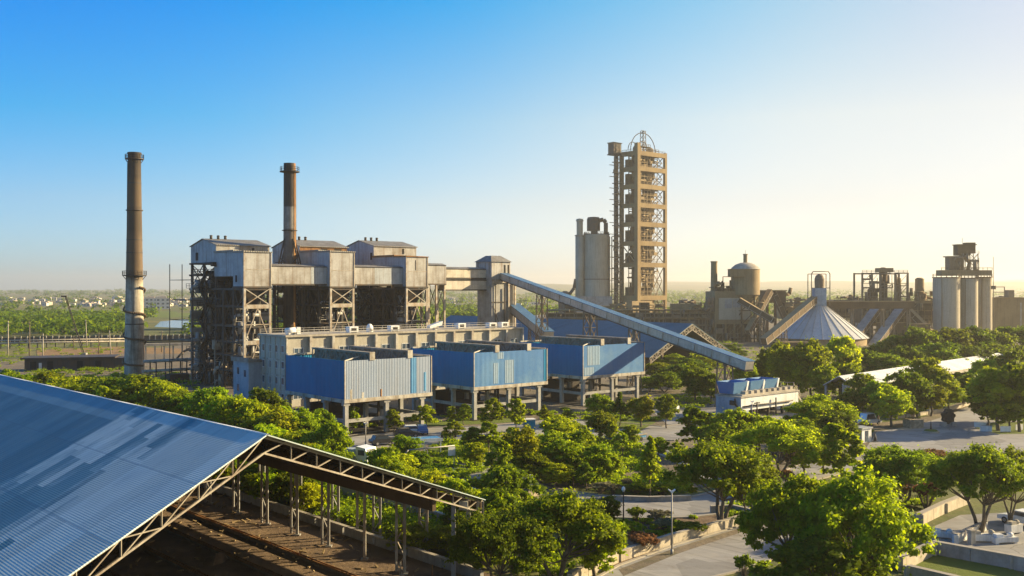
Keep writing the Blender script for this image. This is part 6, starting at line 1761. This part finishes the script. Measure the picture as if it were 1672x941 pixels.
# vehicles
def car(label, px, base, rot, paint, kind='car'):
    g = G(px, base); t = thing('parked_car' if kind == 'car' else kind, label, 'car' if kind == 'car' else kind, (g.x,g.y,.09), rot)
    b = MB(); b.prism([(-2.1,.35),(2.1,.35),(2.12,.72),(1.3,.9),(-2.0,.92),(-2.12,.7)],'y',-.86,.86)
    hi = 1.48 if kind == 'car' else 2.0
    b.prism([(-1.75,.925),(.95,.905),(.35,hi),(-1.45,hi)],'y',-.74,.74); b.build('body', M[paint], t)
    b = MB()
    for sy in (-1,1): b.prism([(-1.5,.98),(.72,.98),(.28,hi-.1),(-1.32,hi-.1)],'y',sy*.75-.008,sy*.75+.008)
    b.poly([(.98,-.66,.95),(.98,.66,.95),(.42,.62,hi-.06),(.42,-.62,hi-.06)]); b.build('window', M['glass'], t)
    for x in (-1.3,1.3):
        for sy in (-1,1):
            b = MB(); b.cyl((x,sy*.78-.1,.32),(x,sy*.78+.1,.32),.32,.32,14); w_ = b.build('wheel', M['tyre'], t)
            b = MB(); b.cyl((x,sy*.885-.006,.32),(x,sy*.885+.006,.32),.19,.19,10); b.build('rim', M['pole'], w_)
    for sy in (-1,1):
        b = MB(); b.box(2.06,2.135,sy*.6-.16,sy*.6+.16,.58,.72); b.build('headlight', M['lamp'], t)
    return t
car('white parked car on the service road under the first blue box',676,710,R(12),'car_white')
car('dark parked car just in front of the white one on the service road',664,715,R(15),'car_dark')
car('blue parked car right beside the white one on the service road',689,709,R(100),'car_blue')
car('small dark car alone at the left of the service road',626,727,R(30),'car_dark')
car('white car parked at the hopper building behind the dark slim tree',1100,672,R(70),'car_white')
car('white car at the right edge of the parking court',1668,858,R(120),'car_white')
for k, px in enumerate((722,727,731,735,740,744)):
    g = G(px, 716-(k % 2)); t = thing('bollard', 'black bollard in the short row on the service road below the second blue box', 'bollard', (g.x,g.y,.06), 0, 'row of black bollards')
    b = MB(); b.lathe((0,0,0),[(.2,0),(.2,.75),(.14,.85),(.02,.9)],10); b.build('post', M['black'], t)
g = G(566,759); t = thing('parked_truck','truck with pale cab and grey blue tarpaulin load parked behind the shed roof edge','truck',(g.x+1.0,g.y,0),R(-32))
b = MB(); b.prism([(1.2,.7),(3.2,.7),(3.2,1.6),(2.9,2.55),(1.3,2.75),(1.2,2.6)],'y',-1.05,1.05); b.build('cab', M['car_white'], t)
b = MB(); b.poly([(3.21,-.85,1.65),(3.21,.85,1.65),(2.97,.8,2.45),(2.97,-.8,2.45)]); b.box(1.6,2.7,-1.07,-1.055,1.6,2.3); b.build('window', M['glass'], t)
b = MB(); b.box(-4.4,1.0,-1.1,1.1,.9,1.5); b.prism([(-1.12,1.505),(1.12,1.505),(.7,2.2),(-.7,2.2)],'x',-4.4,1.0); b.build('tarpaulin_load', M['conc_blue'], t)
for x in (-3.4,-2.4,2.2):
    for sy in (-1,1): b = MB(); b.cyl((x,sy*.9-.14,.5),(x,sy*.9+.14,.5),.5,.5,14); b.build('wheel', M['tyre'], t)
g = G(1407,722); t = thing('kiosk','boxy white and pale blue kiosk at the left edge of the plaza','kiosk',(g.x,g.y,.07),R(35))
b = MB(); b.box(-1.2,1.2,-.9,.9,0,2.1); b.build('wall', M['white'], t); b = MB(); b.box(-1.25,-1.203,-.8,.8,.1,2.0); b.build('side_panel', M['conc_blue'], t); b = MB(); b.box(-1.4,1.4,-1.1,1.1,2.103,2.3); b.build('roof', M['sheet_blue'], t); b = MB(); b.box(-.4,.4,-.94,-.905,.1,1.8); b.build('door', M['glass'], t)
car('white van parked behind the kiosk at the plaza',1420,694,R(28),'car_white','van')
# sculpture, planter, islet
g = G(1548,697); t = thing('sculpture','dark round metal sculpture standing on two feet on the plaza','sculpture',(g.x,g.y,.07),R(10))
b = MB(); prof = []
for k in range(28):
    a = 2*math.pi*k/28; r0 = 1.25*(1+.09*(1 if k % 4 < 2 else -1)); prof.append((r0*math.cos(a)*.98, 1.75+r0*math.sin(a)))
b.prism(prof,'y',-.22,.22)
for k in range(9):
    a = k*.7; b.prism([(.75*math.cos(a)+.16*math.cos(j*1.05),1.75+.75*math.sin(a)+.16*math.sin(j*1.05)) for j in range(6)],'y',-.38,-.221)
b.build('disc', M['steel'], t)
for x in (-1.35,.5): b = MB(); b.box(x,x+.85,-.4,.4,0,.75); b.build('foot', M['conc_grey'], t)
g = G(1491,699); t = thing('stone_planter','square rough stone planter holding a clipped dark bush on the plaza','planter',(g.x,g.y,.07),R(12))
b = MB(); b.box(-1.25,1.25,-1.1,1.1,0,1.5); b.build('planter_box', M['stone'], t)
plant((g.x,g.y,1.5),1.9,1.7,'bush',D_,'clipped dark bush growing out of the stone planter',name='shrub',cat='shrub')
g = G(1520,707); t = thing('traffic_islet','small oval grass islet with a slim dark obelisk on the plaza','traffic islet',(g.x,g.y,.07))
b = MB(); b.lathe((0,0,0),[(1.3,0),(1.3,.28)],18); b.build('kerb_ring', M['kerb'], t); b = MB(); b.lathe((0,0,.281),[(1.15,0),(.9,.18),(.1,.25)],16); b.build('grass', M['lawn'], t)
b = MB(); b.cyl((0,0,.4),(0,0,2.0),.16,.03,6); b.build('obelisk', M['black'], t)
g = G(1429,722); t = thing('obelisk','small dark cone shaped marker beside the kiosk','marker',(g.x,g.y,.07)); b = MB(); b.lathe((0,0,0),[(.3,0),(.22,.6),(.02,1.3)],8); b.build('cone', M['black'], t); b = MB(); b.box(-.4,.4,-.4,.4,0,.1); b.build('base', M['kerb'], t)
for k,(px,py) in enumerate(((1600,700),(1642,707),(1664,704))):
    g = G(px,py); t = thing('sign_board',['leaning blue white board at the left end of the lawn oval','white board in front of the trees at the plaza','white board at the right edge of the lawn oval'][k],'board',(g.x,g.y,.1),R(-15+20*k))
    b = MB(); b.box(-.9,.9,-.06,.06,.1,1.0); b.build('panel', M['white'], t); b = MB(); b.box(-.7,-.6,.07,.14,0,.9); b.box(.6,.7,.07,.14,0,.9); b.build('leg', M['steel'], t)
# odd white garden pieces in the parking court
for k,(px,py,w,h) in enumerate(((1540,880,2.2,.55),(1607,886,2.6,.75),(1640,888,2.4,.6),(1655,872,1.6,.9))):
    g = G(px,py); t = thing('stone_bench',['white stone block with a stepped top at the left of the parking court','white stone trough right of the grey pillar','long white stone bench in the parking court','tall white stone block at the back of the parking court'][k],'stone bench',(g.x,g.y,.06),R(-20+15*k))
    b = MB(); b.box(-w/2,w/2,-.4,.4,.15,h); b.box(-w/2+.1,-w/2+.4,-.35,.35,0,.149); b.box(w/2-.4,w/2-.1,-.35,.35,0,.149); b.build('slab', M['conc_white'], t)
    b = MB(); b.box(-w/2+.2,-w/2+.9,-.3,.3,h+.003,h+.3); b.build('ornament', M['conc'] if k % 2 else M['white'], t); b = MB(); b.lathe((w/4,0,h+.003),[(.25,0),(.3,.25),(.12,.4)],10); b.build('ornament', M['conc'] if k % 2 else M['white'], t)

# ------------------------------------------------------------------ left field
o = loc_ab(0,1)*0 + G(40,607)
t = thing('flat_roofed_shed','long low dark flat roofed shed left of the tall chimney foot','shed',(o.x,o.y,0),R(14))
b = MB(); b.box(0,27,0,9,0,3.5); b.build('wall', M['steel'], t); b = MB(); b.box(-.9,24.5,-1.0,9.5,3.505,3.95); b.build('roof', M['steel'], t)
for x in (1.5,6,14,19): b = MB(); b.box(x,x+1.6,-.06,-.005,.6,2.8); b.build('opening', M['dark'], t)
b = MB(); b.box(3.8,4.6,-.07,-.004,.1,2.4); b.build('door', M['conc_white'], t)
o = G(137,580); t = thing('crane_mast','leaning dark lattice mast above the flat roofed shed','mast',(o.x,o.y,0))
top = P(107,484,o.y)-o
b = MB(); u = Vector((1,0,0))
p0_, p1_ = Vector((0,0,0)), Vector((top.x,0,top.z))
b.bar(p0_-u*.35,p1_-u*.2,.16); b.bar(p0_+u*.35,p1_+u*.2,.16); b.bar(p0_+Vector((0,.5,0)),p1_+Vector((0,.3,0)),.16)
for k in range(22):
    a0 = p0_.lerp(p1_,k/22); a1 = p0_.lerp(p1_,(k+1)/22); sg = 1 if k % 2 else -1; b.bar(a0-u*.3*sg,a1+u*.3*sg,.09)
b.build('lattice', M['steel'], t); b = MB(); b.bar(p1_-u*1.6,p1_+u*.4,.5); b.build('head', M['steel_dark'], t); b = MB(); b.box(-1,1,-.8,.8,0,.8); b.build('base', M['conc_grey'], t)
lab = ['pale utility pole at the left edge of the picture','utility pole second from the left edge','utility pole in front of the dark earth bank','short pale pole beside the leaning mast','slightly crooked pole right of the leaning mast','pole in the middle between mast and chimney','curved pole just left of the tall chimney','thin pole right of the tall chimney']
for k,(px,top_,base) in enumerate(((13,524,583),(48,525,582),(70,545,585),(120,548,568),(142,522,568),(161,543,578),(181,540,579),(264,540,575))):
    g = G(px,base); h = (base-top_)/FPX*g.y
    t = thing('utility_pole',lab[k],'pole',tuple(g)); b = MB(); b.cyl((0,0,0),((-.5 if k in (4,6) else .1),0,h),.22,.14,8); b.build('pole', M['wood'] if k % 2 else M['conc'], t)
    b = MB(); b.box(-1.0,1.0,-.08,.08,h-.9,h-.72); b.build('cross_arm', M['wood'], t)
g0, g1_ = G(-60,571), G(205,566)
t = thing('pipeline','long pale pipeline on short stands across the left field','pipeline',(g0.x,g0.y,0))
b = MB(); d = g1_-g0
b.cyl((0,0,2.2),(d.x,d.y,2.2),.35,.35,8); b.cyl((0,.8,3.2),(d.x,d.y+.8,3.2),.25,.25,8); b.build('pipe', M['conc'], t)
b = MB()
for k in range(19): p = d*(k/18); b.bar((p.x,p.y,0),(p.x,p.y,3.2),.3)
b.build('stand', M['steel'], t)
g0, g1_ = G(-60,562), G(330,556)
t = thing('field_wall','long dark boundary wall with pale posts behind the pipeline','wall',(g0.x,g0.y,0)); d = g1_-g0
b = MB(); b.bar((0,0,1.3),(d.x,d.y,1.3),.4,2.6); b.build('wall', M['steel'], t); b = MB()
for k in range(40): p = d*(k/39); b.bar((p.x,p.y-.3,0),(p.x,p.y-.3,3.0),.35)
b.build('post', M['conc'], t)
o = G(235,592); t = thing('pipe_bridge','low pale pipe bridge on columns between the tall chimney and the left boiler house','pipe bridge',(o.x,o.y,0),R(20))
b = MB(); b.box(0,24,0,3,5.2,6.0); b.build('deck', M['conc'], t)
for k in range(9): b = MB(); b.box(.3+k*2.8,.8+k*2.8,.2,.7,0,5.19); b.build('column', M['conc'], t)
b = MB()
for z in (6.4,7.0): b.cyl((0,1,z),(24,1,z),.25,.25,8)
b.path([(10,-.6,1),(12,-.6,3.2),(15,-.6,4.6),(20,-.6,4.6)],.35,8); b.build('pipe', M['steel'], t)
o = G(255,625); t = thing('pipe_rack','cluttered pipe rack and broken steel at the foot of the left boiler house','pipe rack',(o.x,o.y,0),TH); rg = random.Random(77)
b = MB()
for x in range(0,22,4):
    for y in (0,4): b.bar((x,y,0),(x,y,5.2),.25)
    b.bar((x,0,5.0),(x,4,5.0),.22); b.bar((x,0,2.6),(x,4,2.6),.22)
b.build('frame', M['steel'], t); b = MB()
for k in range(7): y = .4+k*.55; b.cyl((-2,y,5.3 if k % 2 else 2.9),(22,y,5.3 if k % 2 else 2.9),.18+.1*(k%3),None,7)
for k in range(14): p = Vector((rg.uniform(-4,20),rg.uniform(-3,2),.2)); b.path([p,p+Vector((rg.uniform(-2,2),rg.uniform(-1,1),rg.uniform(.6,3)))],.12,5)
b.build('pipe', M['steel_pale'], t)
b = MB(); b.box(2,7,-4,-1,0,2.2); b.cyl((10,-3,1.3),(15,-3,1.3),1.2,1.2,12); b.build('tank', M['steel'], t)
o = F0 + AX*(-5.5) + BX*16; t = thing('scaffold_tower','thin open scaffold standing left of the left boiler house','scaffold',tuple(o),TH)
b = MB()
for x in (0,3.2):
    for y in (0,14): b.bar((x,y,0),(x,y,30 if y else 28),.16)
for z in (6,11,16,21,26): b.bar((0,0,z),(0,14,z),.12); b.bar((3.2,0,z),(3.2,14,z),.12); b.bar((0,0,z),(3.2,0,z),.12); b.bar((0,14,z),(3.2,14,z),.12)
b.build('frame', M['steel'], t); b = MB()
for z in (11,21): b.box(.1,3.1,1,13,z+.1,z+.18)
b.build('platform', M['wood'], t)

# distant town
rg = random.Random(31)
def town(label, grp, px, base, w, h, m, rot):
    g = G(px, base); D = g.y; ww = w/FPX*D; hh = h/FPX*D
    t = thing('town_building', label, 'building', (g.x,D,0), rot, grp)
    b = MB(); b.box(-ww/2,ww/2,0,ww*.6,0,hh); b.build('wall', M[m], t); b = MB(); b.box(-ww*.2,ww*.25,ww*.1,ww*.4,hh+.01,hh*1.16); b.box(-ww/2-.2,ww/2+.2,-.2,ww*.6+.2,hh-.3,hh+.02); b.build('roof', M['city2'], t)
    b = MB(); n = max(2,int(ww/4)); f = max(1,int(hh/3.4))
    for i in range(n):
        for j in range(f): x = -ww/2+ww*(i+.5)/n; z = hh*(j+.5)/f; b.box(x-ww/n*.25,x+ww/n*.25,-.08,-.01,z-hh/f*.22,z+hh/f*.22)
    b.build('windows', M['glass'], t)
for k in range(110):
    px = rg.choice((rg.uniform(0,130),rg.uniform(130,205),rg.uniform(235,300))); base = rg.uniform(489,501)
    town('small pale building of the hazy town on the left horizon','hazy town on the left', px, base, rg.uniform(6,15), rg.uniform(3,5.6), rg.choice(('city','city','city2')), rg.uniform(-.4,.4))
town('white apartment slab right of the tall chimney, taller of the pair','apartment slabs beyond the lake',266,505,22,18,'city',.3)
town('wide white apartment block beside the taller slab, right of the tall chimney','apartment slabs beyond the lake',247,504,20,17,'city',.3)
for k in range(26):
    px = rg.uniform(735,775) if k < 14 else rg.uniform(838,900); base = rg.uniform(488,502)
    town('small pale building seen between boiler houses and tallest tower','pale houses behind the boiler houses', px, base, rg.uniform(5,12), rg.uniform(3,6), 'city', rg.uniform(-.4,.4))
for k in range(10):
    px = rg.choice((rg.uniform(1095,1150),rg.uniform(1300,1330),rg.uniform(1640,1670))); base = rg.uniform(478,492)
    town('small pale house in the hazy plain on the right','houses in the right hand plain', px, base, rg.uniform(4,9), rg.uniform(2,4), 'city2', rg.uniform(-.4,.4))
print('TREES', NTREE[0], 'OBJECTS', len(bpy.data.objects))
